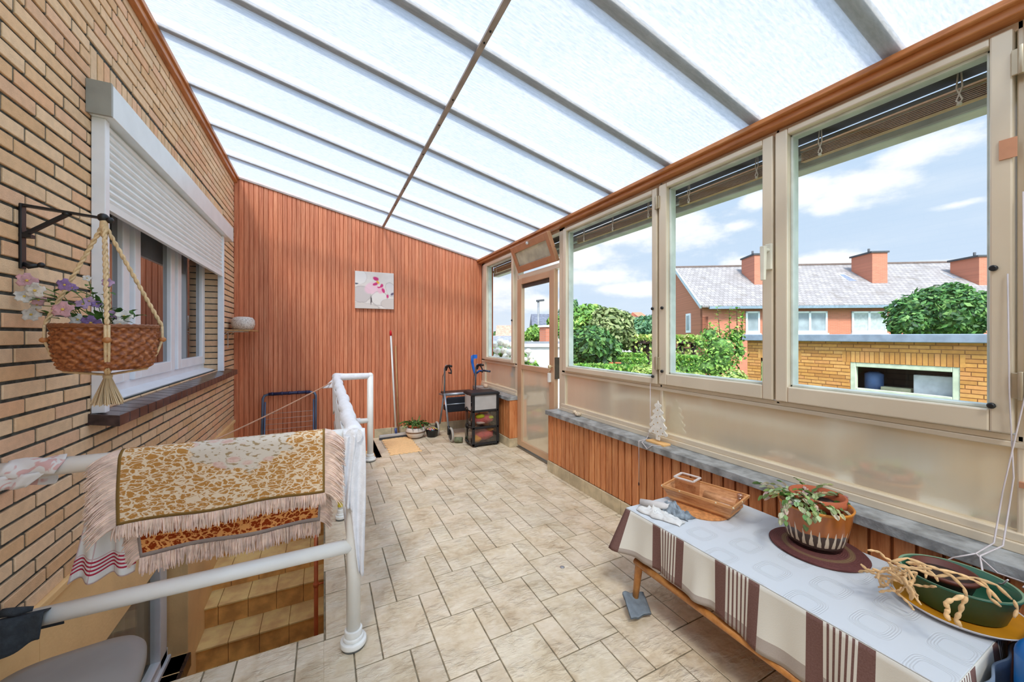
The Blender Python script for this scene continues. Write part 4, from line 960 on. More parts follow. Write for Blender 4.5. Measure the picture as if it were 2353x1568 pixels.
tag(obj('table_cover', m_, cover_mat(), bevel=.0015, origin=(1.71, .92, TZ)), 'smooth white embossed cover lying on top of the striped tablecloth', 'table cover')
ZT = TZ + .0045
# ---- grey cloth round the front leg
m_ = MB()
lx, ly = TX0 - .005, TY1 - .04
c4 = [Vector((1.40, 1.53, .075)), Vector((1.465, 1.475, .07)), Vector((1.405, 1.335, .03)), Vector((1.335, 1.40, .012))]
c4 = [at_d(1430, 1362, 1.93), at_d(1478, 1362, 1.97), at_d(1497, 1410, 1.85), at_d(1450, 1421, 1.80)]
def gc(u, v):
    p = (c4[0] * (1 - u) + c4[1] * u) * (1 - v) + (c4[3] * (1 - u) + c4[2] * u) * v
    return (p.x, p.y, max(.006, p.z + .003 * math.sin(u * 7 + v * 3) + .01 * noise.noise(Vector((u * 4, v * 4, 0)))))
m_.grid(gc, 14, 16); m_.grid(lambda u, v: (gc(u, v)[0] + .008, gc(u, v)[1] + .01, max(.003, gc(u, v)[2] - .016)), 14, 16)
tag(obj('grey_cloth', m_, mat('slate_cloth', (122, 132, 140), .9, var=.06, vs=30, bump=.4, bs=200), solid=.003, origin=(1.40, 1.40, 0)), 'folded slate grey cloth hooked over the front leg of the low table', 'cloth')
# ---- cork mat, wooden tray basket with its contents
m_ = MB(); m_.lathe([(.0, ZT), (.135, ZT), (.138, ZT + .004), (.135, ZT + .008), (0, ZT + .008)], 1.765, 1.31, 40); tag(obj('cork_mat', m_, mat('cork', (196, 130, 74), .85, var=.15, vs=60), origin=(1.765, 1.31, ZT)), 'round cork mat under the shallow wooden basket', 'mat')
BKX, BKY, ROT = 1.80, 1.325, math.radians(14)
def rb(x, y): return (BKX + x * math.cos(ROT) - y * math.sin(ROT), BKY + x * math.sin(ROT) + y * math.cos(ROT))
T_ = thing('chip_basket', 'shallow oblong wood chip basket holding tubs on the low table', 'basket', (BKX, BKY, ZT + .008))
M_CHIP = wood('chip_wood', (164, 104, 62), (206, 148, 100), (228, 180, 136), .5, (3, 3, 20), .15)
zb = ZT + .008; zt = zb + .072
def ring4(hx, hy, z): return [(*rb(-hx, -hy), z), (*rb(hx, -hy), z), (*rb(hx, hy), z), (*rb(-hx, hy), z)]
m_ = MB(); o0, o1, i0, i1 = ring4(.075, .145, zb), ring4(.105, .178, zt), ring4(.070, .140, zb + .004), ring4(.100, .173, zt)
for k in range(4):
    q = (k + 1) % 4; m_.poly([o0[k], o0[q], o1[q], o1[k]]); m_.poly([i0[q], i0[k], i1[k], i1[q]])
m_.poly(o0); m_.poly(i0); obj('basket_side', m_, M_CHIP, T_)
m_ = MB()
r1 = ring4(.104, .177, zt)
for k in range(4): m_.beam(r1[k], r1[(k + 1) % 4], .009, .014)
r2 = ring4(.085, .156, zb + .02)
for k in range(4): m_.beam(r2[k], r2[(k + 1) % 4], .005, .012)
obj('rim_band', m_, mat('rim_band_wood', (206, 146, 92), .5), T_, bevel=.001)
m_ = MB()
for x, y in ((-.106, -.1), (-.106, .08), (.106, -.1), (.106, .08), (0, -.18), (0, .18), (-.106, .178), (.106, .178), (.106, -.178), (-.106, -.178)): m_ = MB(); m_.sphere((*rb(x, y), zt + .002), .005, 8); obj('staple', m_, mat('pale_peg', (226, 206, 170), .5), T_)
M_CLEAR = glass_mat('clear_plastic', (232, 222, 214), .10)
m_ = MB(); cxb, cyb = rb(-.005, .085); zc0 = zb + .006
def tub(mb, hx, hy, z0, z1, t=.002):
    a = [(*rb(-.005 - hx, .085 - hy), z0), (*rb(-.005 + hx, .085 - hy), z0), (*rb(-.005 + hx, .085 + hy), z0), (*rb(-.005 - hx, .085 + hy), z0)]
    b = [(p[0] + (p[0] - cxb) * .12, p[1] + (p[1] - cyb) * .12, z1) for p in a]
    for k in range(4): q = (k + 1) % 4; mb.poly([a[k], a[q], b[q], b[k]])
    mb.poly(a); return b
b4 = tub(m_, .040, .045, zc0, zc0 + .115); T2 = obj('plastic_tub', m_, M_CLEAR, origin=(cxb, cyb, zc0)); tag(T2, 'clear square plastic tub standing in the chip basket', 'tub')
m_ = MB()
for k in range(4): m_.beam(b4[k], b4[(k + 1) % 4], .010, .006)
obj('tub_rim', m_, mat('milky_plastic', (222, 208, 200), .4), T2)
m_ = MB(); m_.cyl((*rb(-.03, .02), zb + .028), (*rb(-.03, -.135), zb + .032), .018, 14); tag(obj('paper_roll', m_, mat('white_label', (226, 228, 236), .6), origin=(*rb(-.03, -.05), zb + .02)), 'rolled white paper lying inside the chip basket', 'paper roll')
m_ = MB(); m_.cyl((*rb(.03, -.15), zb + .042), (*rb(.035, .01), zb + .035), .026, 16); m_.cyl((*rb(.03, -.152), zb + .042), (*rb(.03, -.165), zb + .044), .013, 12); tag(obj('wooden_roller', m_, M_CHIP, origin=(*rb(.03, -.06), zb + .04)), 'wooden roller lying at the near end of the chip basket', 'roller')
m_ = MB(); m_.sphere((*rb(.07, -.15), zt + .004), .017, 14, sz=.8); m_.cyl((*rb(.065, -.145), zb + .02), (*rb(.07, -.15), zt), .012, 12); tag(obj('small_bottle', m_, M_CLEAR, origin=(*rb(.07, -.15), zb)), 'small clear bottle in the corner of the chip basket', 'bottle')
# ---- crumpled cloths at the far end of the table
def crumple(name, pts, wd, m, lab, cat, seed, hgt=.02):
    a, b = Vector(pts[0]), Vector(pts[1]); d = (b - a); sd = Vector((-d.y, d.x, 0)).normalized() * wd
    mb = MB()
    def fn(u, v):
        p = a + d * u + sd * (v - .5) * (1 - .4 * abs(u - .5)); q = Vector((p.x * 22, p.y * 22, seed)); e = math.sin(u * PI) ** .5 * math.sin(v * PI) ** .5
        return (p.x + .02 * noise.noise(q), p.y + .02 * noise.noise(q + Vector((9, 0, 0))), ZT + .003 + e * (hgt * (.3 + 2.2 * abs(noise.noise(q * 1.9)) + .8 * abs(noise.noise(q * 4)))))
    mb.grid(fn, 26, 20); return tag(obj(name, mb, m, solid=.002, origin=(a.x, a.y, ZT)), lab, cat)
crumple('crumpled_cloth', [(1.47, 1.46, 0), (1.53, 1.24, 0)], .09, mat('white_rag', (214, 212, 208), .85, var=.06), 'crumpled white rag at the far front corner of the low table', 'cloth', 1)
crumple('crumpled_cloth', [(1.57, 1.44, 0), (1.60, 1.25, 0)], .085, mat('greyblue_rag', (132, 142, 150), .85, var=.25, vs=40), 'crumpled blue grey rag beside the white one on the low table', 'cloth', 5, .035)
m_ = MB(); m_.tube([(1.50, 1.475, ZT + .022), (1.535, 1.40, ZT + .03), (1.58, 1.33, ZT + .035)], [.016, .018, .014], 12); tag(obj('rolled_sock', m_, mat('pale_roll', (206, 200, 196), .8), origin=(1.53, 1.4, ZT)), 'pale rolled cloth lying on the crumpled rags', 'cloth')
# ---- maroon mat and big glazed pot with a trailing cactus
m_ = MB(); m_.lathe([(0, ZT), (.152, ZT), (.158, ZT + .006), (.152, ZT + .012), (0, ZT + .013)], 1.865, .845, 48, sy=1.08)
def mat_rings():
    m, N = newmat('maroon_weave'); co = N.n('ShaderNodeTexCoord').outputs['Object']
    L = N.n('ShaderNodeVectorMath', {'operation': 'LENGTH'}, i0=co).outputs[1]
    r1 = N.m('MULTIPLY', N.smooth(L, .100, .108), N.m('SUBTRACT', 1.0, N.smooth(L, .118, .126)))
    nz = N.n('ShaderNodeTexNoise', Vector=co, Scale=90.0).outputs[0]
    c = N.mix(N.m('MULTIPLY', r1, .6), N.mix(nz, col4((78, 38, 36)), col4((112, 62, 58))), col4((130, 108, 72)))
    P = N.n('ShaderNodeBsdfPrincipled', Base_Color=c, Roughness=.8)
    N.put(P.inputs['Normal'], N.n('ShaderNodeBump', Strength=.5, Distance=.002, Height=N.m('SINE', N.m('MULTIPLY', L, 900.0))).outputs[0]); out(N, P.outputs[0]); return m
tag(obj('round_mat', m_, mat_rings(), origin=(1.865, .845, ZT)), 'round maroon place mat under the large glazed pot', 'mat')
PX_, PY_, PZ = 1.885, .862, ZT + .012
def glaze():
    m, N = newmat('drip_glaze')
    uv = N.n('ShaderNodeUVMap').outputs[0]; sp = N.n('ShaderNodeSeparateXYZ', i0=uv); u, v = sp.outputs[0], sp.outputs[1]
    d = N.m('ADD', N.m('FRACT', N.m('MULTIPLY', u, 26.0)), N.m('MULTIPLY', N.n('ShaderNodeTexNoise', Vector=uv, Scale=30.0).outputs[0], .3)); tri = N.m('ABSOLUTE', N.m('SUBTRACT', N.m('FRACT', d), .5))
    nz = N.n('ShaderNodeTexNoise', Vector=N.n('ShaderNodeMapping', i0=uv, i3=(26, 1, 1)).outputs[0], Scale=1.0, Detail=2.0).outputs[0]
    zz_ = N.m('SUBTRACT', v, PZ)
    top = N.m('ADD', .075, N.m('MULTIPLY', nz, .05)); bot = N.m('ADD', .022, N.m('MULTIPLY', nz, .012))
    inb = N.m('MULTIPLY', N.m('LESS_THAN', zz_, top), N.m('GREATER_THAN', zz_, bot))
    spike = N.m('MULTIPLY', inb, N.m('LESS_THAN', tri, N.m('MULTIPLY', N.m('SUBTRACT', N.m('ADD', top, .004), zz_), 4.2)))
    nar = N.m('MULTIPLY', spike, N.m('LESS_THAN', tri, .30))
    tb = N.mix(N.n('ShaderNodeTexNoise', Vector=N.n('ShaderNodeMapping', i0=uv, i3=(14, 4, 1)).outputs[0], Scale=1.5).outputs[0], col4((136, 70, 22)), col4((196, 118, 58)))
    c = N.mix(N.m('LESS_THAN', zz_, N.m('ADD', .062, N.m('MULTIPLY', nz, .03))), tb, col4((84, 72, 66)))
    c = N.mix(nar, c, col4((222, 206, 182)))
    c = N.mix(N.m('LESS_THAN', zz_, N.m('ADD', .014, N.m('MULTIPLY', nz, .008))), c, col4((22, 16, 14)))
    c = N.mix(N.m('GREATER_THAN', zz_, .166), c, col4((206, 128, 40)))
    out(N, N.n('ShaderNodeBsdfPrincipled', Base_Color=c, Roughness=.18).outputs[0]); return m
m_ = MB(); m_.lathe([(.086, PZ), (.092, PZ + .004), (.106, PZ + .05), (.119, PZ + .11), (.127, PZ + .155), (.130, PZ + .168), (.132, PZ + .173), (.129, PZ + .177), (.123, PZ + .173), (.114, PZ + .11)], PX_, PY_, 56, cap=True, uvs=True)
PT = tag(obj('glazed_pot', m_, glaze(), origin=(PX_, PY_, PZ)), 'large brown glazed cachepot with pale drip pattern on the maroon mat', 'pot')
M_TC = mat('terracotta', (178, 92, 56), .75, var=.08, vs=20); M_SOIL = MATS['dark_soil']
m_ = MB(); m_.lathe([(.06, PZ + .03), (.085, PZ + .17), (.096, PZ + .172), (.1, PZ + .212), (.091, PZ + .214), (.083, PZ + .175)], PX_ + .008, PY_ - .006, 40, cap=False)
PP = thing('christmas_cactus', 'trailing green and pinkish leaf cactus in terracotta inside the brown glazed pot', 'potted plant', (PX_, PY_, PZ + .03))
obj('terracotta_pot', m_, M_TC, PP)
m_ = MB(); m_.lathe([(.0, PZ + .172), (.087, PZ + .176)], PX_ + .008, PY_ - .006, 30); obj('soil', m_, M_SOIL, PP)
M_CACT = mat('cactus_leaf', (255, 255, 255), .55, var=.15, vs=50, attr='tint', trans=.15)
def cactus(mb, p, d, n, r_, pal, sz=.022, droop=.35):
    d = Vector(d).normalized(); p = Vector(p)
    for k in range(n):
        cc = [v * r_.uniform(.8, 1.15) for v in lin(r_.choice(pal))]
        L = sz * r_.uniform(.85, 1.3); leafm(mb, p, d, L, L * .62, droop=.12, c=tuple(cc)); leafm(mb, p, d, L, L * .5, up=Vector((.6, .6, .3)), droop=.1, c=tuple(cc)); p = p + d * L * .9
        d = (d + Vector((r_.uniform(-.2, .2), r_.uniform(-.2, .2), -droop * r_.uniform(.4, 1.2)))).normalized()
m_ = MB(); r_ = random.Random(31); pal = [(110, 142, 76), (150, 172, 106), (172, 188, 130), (204, 200, 158), (220, 190, 172), (206, 212, 172), (120, 150, 88)]
for i in range(46):
    a = r_.uniform(0, 2 * PI) if i % 3 else r_.uniform(2.2, 4.6); q = .02 + .05 * r_.random()
    dd = Vector((math.cos(a), math.sin(a), r_.uniform(.2, 1.3)))
    if i > 26: dd = Vector((-.8 + r_.uniform(-.3, .5), -.1 + r_.uniform(-.5, .6), .5))
    cactus(m_, (PX_ - .025 + q * math.cos(a), PY_ + .025 + q * math.sin(a), PZ + .18), dd, r_.randint(3, 6) + (i > 26) * 1, r_, pal, .029)
obj('foliage', m_, M_CACT, PP)
# ---- orange tray, green pot, dried plant
GX, GY = 1.868, .452
def oval(mb, prof, cx, cy, rot, sx, sy, seg=56, cap=(True, True)):
    rr2 = []
    for (r, z) in prof:
        rr2.append(mb.vs([(cx + r * sx * math.cos(2 * PI * j / seg) * math.cos(rot) - r * sy * math.sin(2 * PI * j / seg) * math.sin(rot), cy + r * sx * math.cos(2 * PI * j / seg) * math.sin(rot) + r * sy * math.sin(2 * PI * j / seg) * math.cos(rot), z) for j in range(seg)]))
    for i in range(len(prof) - 1):
        for j in range(seg): k = (j + 1) % seg; mb.face((rr2[i] + j, rr2[i] + k, rr2[i + 1] + k, rr2[i + 1] + j), (1, 1, 1), None, True)
    if cap[0]: mb.face([rr2[0] + j for j in range(seg)])
    if cap[1]: mb.face([rr2[-1] + j for j in range(seg)])
GR_ = math.radians(20)
TRY = thing('round_tray', 'white rimmed tray with orange inside under the green pot on the table end', 'tray', (GX, GY, ZT))
m_ = MB(); oval(m_, [(.12, ZT), (.138, ZT + .006), (.152, ZT + .016), (.154, ZT + .020), (.149, ZT + .019)], GX, GY, GR_, 1.0, 1.0, cap=(True, False)); obj('tray_body', m_, mat('enamel_white', (212, 206, 206), .3), TRY)
m_ = MB(); oval(m_, [(0.001, ZT + .008), (.134, ZT + .009), (.149, ZT + .0195)], GX, GY, GR_, 1.0, 1.0, cap=(False, False)); obj('tray_lining', m_, mat('orange_lining', (224, 150, 34), .4, var=.06), TRY)
GZ = ZT + .010
GP = thing('green_pot', 'wide dark green plastic bowl pot standing on the orange tray', 'pot', (GX, GY, GZ))
m_ = MB(); oval(m_, [(.086, GZ), (.092, GZ + .004), (.108, GZ + .062), (.112, GZ + .066), (.118, GZ + .090), (.122, GZ + .093), (.120, GZ + .098), (.114, GZ + .096), (.104, GZ + .055), (.088, GZ + .012)], GX, GY, GR_, 1.0, 1.12); obj('pot_body', m_, mat('green_plastic', (44, 92, 68), .35, var=.06), GP)
m_ = MB(); oval(m_, [(.115, GZ + .0975), (.121, GZ + .0985)], GX, GY, GR_, 1.0, 1.12, cap=(False, False)); obj('pale_rim', m_, mat('green_rim', (112, 140, 112), .4), GP)
DP = thing('dried_cactus', 'dried pale tan segmented plant in a brown pot inside the green bowl', 'potted plant', (GX, GY + .02, GZ + .012))
m_ = MB(); oval(m_, [(.05, GZ + .012), (.074, GZ + .085), (.080, GZ + .086), (.080, GZ + .100), (.073, GZ + .100), (.068, GZ + .07)], GX + .012, GY + .032, 0, 1, 1); obj('brown_pot', m_, mat('brown_plastic', (92, 42, 28), .5), DP)
m_ = MB(); oval(m_, [(.001, GZ + .078), (.070, GZ + .080)], GX + .012, GY + .032, 0, 1, 1, cap=(False, False)); obj('soil', m_, M_SOIL, DP)
m_ = MB(); r_ = random.Random(77)
def dstem(pts, w=.0045):
    w *= .78
    pts = [Vector(p) for p in pts]; fine = []
    for i in range(len(pts) - 1):
        for q in range(4): fine.append(pts[i].lerp(pts[i + 1], q / 4))
    fine.append(pts[-1]); rs = []
    for i, p in enumerate(fine): rs.append(w * (.55 + .75 * abs(math.sin(i * .8))))
    k = r_.uniform(.82, 1.1); m_.tube(fine, rs, 7, (k, k * .97, k * .93), flat=.7)
def curl(p, n, st_, w=.0048):
    d = Vector((r_.uniform(-1, 1), r_.uniform(-1, 1), r_.uniform(-.2, .5))).normalized(); q = Vector(p); pts = [q]
    for _ in range(n): d = (d + Vector((r_.uniform(-1, 1), r_.uniform(-1, 1), r_.uniform(-.7, .5))) * .75).normalized(); q = q + d * st_; q.z = max(q.z, ZT + .022); pts.append(q)
    dstem(pts, w)
for i in range(30):   # tangled clump over the far left rim
    p = at_d(2062 + r_.uniform(-26, 26), 1318 + r_.uniform(-28, 34), 1.235 + r_.uniform(-.03, .05)); curl(p, 5, .018)
for (pts) in ([(2045, 1292), (2085, 1283), (2130, 1300), (2165, 1312), (2195, 1330)], [(2060, 1300), (2110, 1310), (2150, 1325), (2185, 1322), (2215, 1352), (2222, 1372)], [(2150, 1308), (2200, 1318), (2240, 1335), (2270, 1352), (2300, 1385)], [(2195, 1330), (2240, 1328), (2290, 1345), (2325, 1378)], [(2250, 1330), (2270, 1350), (2275, 1375), (2300, 1395)], [(2080, 1300), (2100, 1330), (2088, 1352), (2098, 1370)]):
    dstem([at_d(x, y, 1.17 - (x - 2050) * .0004) for x, y in pts], .0050)
for pts in ([(2222, 1372), (2212, 1388), (2206, 1408), (2196, 1425), (2208, 1440)], [(2215, 1370), (2190, 1378), (2172, 1386), (2180, 1400), (2173, 1412), (2182, 1425)], [(2075, 1325), (2085, 1345), (2098, 1362), (2092, 1378)]):
    dstem([at_d(x, y, 1.045 + max(0, (2140 - x) * .0016)) for x, y in pts], .0075)
for pts in ([(2330, 1380), (2338, 1400), (2330, 1420)],): dstem([at_d(x, y, 1.04) for x, y in pts], .006)
obj('dried_stems', m_, mat('dried_stem', (222, 184, 134), .7, attr='tint', var=.12, vs=60), DP)
# ---- bags at the near end of the table
m_ = MB()
def bag(u, v):
    a = 2 * PI * u; x, y = sq(a, .19, .115, 2.8); k = v
    sc_b = 1 + .05 * math.sin(a * 5 + k * 4) * k; return (1.80 + x * sc_b, .205 + y * sc_b * (1 - .1 * k), .53 * k + .014 * math.sin(a * 3 + 1) * k * k)
m_.grid(bag, 48, 16); m_.poly([bag(i / 48, 0) for i in range(48)]); m_.grid(lambda u, v: (lambda p: (1.80 + (p[0] - 1.80) * math.cos(v * PI / 2), .205 + (p[1] - .205) * math.cos(v * PI / 2), p[2] + .07 * math.sin(v * PI / 2) + .006 * math.sin(u * 40) * math.sin(v * PI)))(bag(u, 1)), 48, 8)
BB = tag(obj('blue_bag', m_, mat('blue_plastic', (14, 112, 190), .35, var=.12, vs=8), origin=(1.80, .205, 0)), 'bright blue plastic bag at the near end of the low table', 'bag')
m_ = MB(); m_.grid(lambda u, v: (1.58 + u * .34 + .008 * math.sin(v * 9), .334 - .006 * math.sin(u * 14 + v * 4) - .006 * v, .47 - v * .36), 24, 16);
tag(obj('grey_bag', m_, mat('grey_film', (118, 132, 150), .3, var=.2, vs=9), solid=.006, origin=(1.75, .33, .1)), 'crumpled grey blue plastic bag hanging between the table end and the blue bag', 'bag')
# ---- things on the stone sill
SZ = .632
m_ = MB(); m_.sphere((2.165, 2.93, SZ + .022), .036, 18, sx=.7, sy=1.1, sz=.6, ns=.25, nf=3); m_.sphere((2.155, 2.955, SZ + .035), .022, 14, sz=.8, ns=.2)
tag(obj('shell', m_, mat('shell_cream', (206, 186, 160), .5, var=.3, vs=40), origin=(2.165, 2.93, SZ)), 'cream and brown sea shell on the far end of the stone sill', 'shell')
CT = thing('wooden_tree', 'white wooden Christmas tree cutout on a plank foot on the stone sill', 'ornament', (2.13, 1.93, SZ))
pts = []; lv = [(.0, .30), (.018, .262), (.010, .258), (.040, .215), (.022, .212), (.058, .165), (.034, .163), (.074, .112), (.044, .112), (.082, .062), (.018, .052), (.016, .014)]
def tree_pt(x, z): return Vector((2.13 + .004, 1.93 - x, SZ + .012 + z * .98))
outl = [tree_pt(x, z) for x, z in lv] + [tree_pt(-x, z) for x, z in reversed(lv[1:])]
m_ = MB(); m_.extrude(outl, (-.008, 0, 0))
for (x, z) in [(.04, .212), (.058, .162), (.074, .109), (.082, .060), (.02, .26)]:
    for s_ in (-1, 1): a = tree_pt(s_ * x * .86, z + .004); m_.cyl(a - Vector((.0085, 0, 0)), a + Vector((.0005, 0, 0)), .0125, 14)
obj('tree_cutout', m_, mat('white_wood', (230, 226, 216), .6, var=.06, vs=30), CT)
m_ = MB(); r_ = random.Random(3)
for (x, z) in ((0, .23), (-.01, .18), (.02, .19), (0, .14), (-.035, .12), (.03, .105), (.0, .075), (-.04, .07), (.045, .07), (.012, .045)): a = tree_pt(x, z); m_ = MB(); m_.cyl(a - Vector((.0088, 0, 0)), a - Vector((.0075, 0, 0)), .0045, 8); obj('gold_dot', m_, mat('gold_dots', (186, 146, 84), .5), CT)
m_ = MB(); m_.box(2.095, 2.165, 1.85, 2.01, SZ, SZ + .013); obj('plank_foot', m_, mat('birch_foot', (226, 178, 116), .5), CT, bevel=.002)
# blind cords
M_PC = mat('clear_cord', (206, 196, 196), .4)
def cords(label, sets, loc, wt=None):
    t = thing('blind_cord', label, 'cord', loc)
    for pts in sets: m_ = MB(); m_.tube(pts, .0022, 6); obj('cord', m_, M_PC, t)
    if wt: m_ = MB(); m_.lathe([(.003, wt[2] + .012), (.006, wt[2]), (.005, wt[2] - .012)], wt[0], wt[1], 12); obj('weight', m_, mat('brown_weight', (60, 30, 26), .4), t)
    return t
pA_ = at_x(1468, 1022, 2.045); pB_ = at_x(1468, 1112, 2.045)
cords('white blind cord with a dark weight hanging down the panelled low wall', [[(2.18, pA_.y + .02, 1.06), (2.17, pA_.y + .01, .70), (2.12, pA_.y, .640), (2.046, pA_.y, .637), tuple(pA_), tuple(pB_)], [(2.12, pA_.y, .640), (2.045, pA_.y - .03, .635), (2.043, pA_.y - .08, .60), (2.045, pA_.y - .12, .634), (2.09, pA_.y - .16, .637)]], (2.05, pA_.y, .64), (2.045, pB_.y, pB_.z))
pt = lambda a, b, x: tuple(at_x(a, b, x))
cords('long white cords looping from the near window post down to the green bowl', [[(2.168, .405, 1.62), (2.16, .40, 1.2), (2.168, .392, .9), (2.14, .410, .66), (2.04, .44, .635), (2.03, .43, .56), (1.955, .375, .60), (1.93, .36, .63)],
    [(2.168, .372, 1.9), (2.155, .365, 1.2), (2.168, .415, .85), (2.14, .43, .66), (2.042, .45, .637), (2.03, .40, .60), (1.98, .33, .62), (1.95, .335, .615)], [(2.042, .45, .637), (2.03, .50, .60), (2.035, .54, .55), (2.02, .60, .515)]], (2.1, .43, .64))
# ---- far wall: picture, corner shelf, squeegee, stick
PC = thing('canvas_picture', 'square canvas print of white pebbles and a pink orchid on the wood wall', 'picture', (.62, YF - .02, 2.02))
px0, px1, pz0, pz1 = .372, .872, 1.768, 2.268
m_ = MB(); m_.box(px0, px1, YF - .034, YF - .002, pz0, pz1); obj('canvas', m_, mat('canvas_side', (226, 216, 208), .8), PC, bevel=.003)
def art():
    m, N = newmat('canvas_print'); uv = N.n('ShaderNodeUVMap').outputs[0]
    nz = N.n('ShaderNodeTexNoise', Vector=uv, Scale=4.0, Detail=4.0).outputs[0]
    c = N.mix(nz, col4((214, 202, 196)), col4((240, 234, 230))); nd = N.n('ShaderNodeTexNoise', Vector=uv, Scale=7.0).outputs[1]
    wv = N.n('ShaderNodeVectorMath', {'operation': 'MULTIPLY_ADD'}, i0=nd, i1=(.06, .06, 0), i2=uv).outputs[0]
    def ell(cx, cy, rx, ry, rot=0.0, soft=.04, src=None):
        mp = N.n('ShaderNodeMapping', {'vector_type': 'TEXTURE'}, i0=src or wv, i1=(cx + .03, cy + .03, 0), i2=(0, 0, rot), i3=(rx, ry, 1)).outputs[0]
        L = N.n('ShaderNodeVectorMath', {'operation': 'LENGTH'}, i0=mp).outputs[1]; return L
    def put(c, L, colr, soft=.04, k=1.0): return N.mix(N.m('MULTIPLY', N.m('SUBTRACT', 1.0, N.smooth(L, 1 - soft, 1 + soft)), k), c, colr)
    for (cx, cy, rx, ry, rt, cc, oc) in [(.16, .38, .24, .23, .2, (206, 196, 194), (120, 100, 106)), (.62, .28, .22, .20, .1, (228, 220, 216), (84, 66, 74)), (.90, .15, .25, .14, 0, (212, 200, 194), (150, 130, 130)), (.22, .05, .4, .10, -.1, (216, 206, 200), (130, 112, 112)), (.1, .85, .2, .2, 0, (236, 230, 228), (200, 190, 190)), (.92, .55, .13, .2, .3, (222, 214, 214), (120, 104, 110))]:
        L = ell(cx, cy, rx, ry, rt); c = put(c, L, col4(oc), .10, .6); L2 = ell(cx, cy, rx * .94, ry * .94, rt); c = put(c, L2, col4(cc), .05)
    c = put(c, ell(.42, .56, .19, .15, .6), col4((240, 196, 212)), .2, .85); c = put(c, ell(.66, .52, .10, .10, .4), col4((238, 178, 200)), .25, .8)
    for (cx, cy, rx, ry, rt) in [(.53, .82, .08, .05, -.3), (.52, .68, .07, .035, .5), (.62, .60, .05, .03, .3), (.68, .64, .04, .05, 0), (.72, .50, .03, .07, .3), (.84, .36, .03, .05, .2)]: c = put(c, ell(cx, cy, rx, ry, rt), col4((206, 52, 122)), .3)
    c = put(c, ell(.58, .73, .03, .05, .6), col4((240, 176, 60)), .3); c = put(c, ell(.61, .63, .025, .02, .0), col4((245, 236, 220)), .3); c = put(c, ell(.02, .66, .06, .02, .3), col4((90, 92, 104)), .4); c = put(c, ell(.97, .42, .05, .03, .5), col4((104, 92, 116)), .4); c = put(c, ell(.40, .22, .02, .10, 0), col4((66, 52, 58)), .5)
    out(N, N.n('ShaderNodeBsdfPrincipled', Base_Color=c, Roughness=.7).outputs[0]); return m
m_ = MB(); m_.poly([(px0 + .003, YF - .0350, pz0 + .003), (px1 - .003, YF - .0350, pz0 + .003), (px1 - .003, YF - .0350, pz1 - .003), (px0 + .003, YF - .0350, pz1 - .003)], uv=((0, 0), (1, 0), (1, 1), (0, 1))); obj('print', m_, art(), PC)
SH = thing('corner_shelf', 'small wooden shelf on white brackets in the corner beside the brick wall', 'shelf', (-.82, 5.1, 1.45))
m_ = MB(); m_.box(X0 + .001, -.70, 4.80, 5.40, 1.448, 1.466); obj('board', m_, wood('shelf_board', (150, 104, 62), (186, 142, 92), (206, 164, 116), .5, (9, 2, 9)), SH, bevel=.002)
for y in (4.86, 5.12): m_ = MB(); m_.box(X0 + .001, X0 + .008, y - .010, y + .010, 1.27, 1.448); m_.box(X0 + .001, -.76, y - .010, y + .010, 1.440, 1.448); m_.beam((X0 + .01, y, 1.40), (X0 + .06, y, 1.442), .012, .005); obj('bracket', m_, M_WHITEM, SH, bevel=.001)
def yarnm():
    m, N = newmat('white_veined'); co = N.n('ShaderNodeTexCoord').outputs['Object']
    v = N.n('ShaderNodeTexVoronoi', {'feature': 'DISTANCE_TO_EDGE'}, Vector=N.n('ShaderNodeTexNoise', Vector=co, Scale=9.0).outputs[1], Scale=9.0).outputs[0]
    c = N.mix(N.smooth(v, .0, .07), col4((150, 130, 118)), col4((226, 220, 212))); P = N.n('ShaderNodeBsdfPrincipled', Base_Color=c, Roughness=.6)
    N.put(P.inputs['Normal'], N.n('ShaderNodeBump', Strength=.6, Distance=.004, Height=v).outputs[0]); out(N, P.outputs[0]); return m
m_ = MB(); sp_ = at_x(561, 739, -.80)
m_.lathe([(.0, 1.466), (.085, 1.467), (.112, 1.485), (.125, 1.53), (.122, 1.575), (.100, 1.607), (.06, 1.616), (0, 1.614)], -.82, 5.20, 36, sx=.9)
tag(obj('round_ornament', m_, yarnm(), origin=(-.82, 5.2, 1.466)), 'white veined rounded ornament standing on the corner shelf', 'ornament')
SQ = thing('floor_squeegee', 'floor squeegee with white handle and red tip leaning on the wood wall', 'squeegee', (.88, 5.33, 0))
m_ = MB(); m_.tube([(.885, 5.325, .06), (.835, 5.432, 1.40)], .0125, 12); obj('handle', m_, M_WHITEM, SQ)
m_ = MB(); m_.tube([(.835, 5.432, 1.40), (.8325, 5.437, 1.45), (.832, 5.438, 1.475)], [.0145, .0145, .009], 12); obj('grip_tip', m_, mat('red_grip', (206, 20, 36), .4), SQ)
m_ = MB(); m_.tube([(.888, 5.32, .045), (.882, 5.332, .13)], .017, 12); obj('socket', m_, mat('blue_socket', (52, 72, 130), .4), SQ)
m_ = MB(); m_.beam((.665, 5.31, .045), (1.10, 5.33, .045), .035, .035); obj('head_bar', m_, mat('grey_metal_bar', (196, 200, 204), .35, .4), SQ, bevel=.004)
m_ = MB(); m_.beam((.665, 5.30, .015), (1.10, 5.32, .015), .03, .03); obj('rubber_blade', m_, mat('dark_rubber', (58, 60, 64), .7), SQ, bevel=.003)
m_ = MB(); m_.tube([(.935, 5.39, .0), (.898, 5.437, 1.26)], .010, 10); tag(obj('wooden_stick', m_, wood('stick_wood', (150, 110, 66), (186, 142, 96), (206, 166, 118), .6, (8, 8, 1)), origin=(.93, 5.39, 0)), 'thin bare wooden stick leaning on the wall behind the squeegee', 'stick')
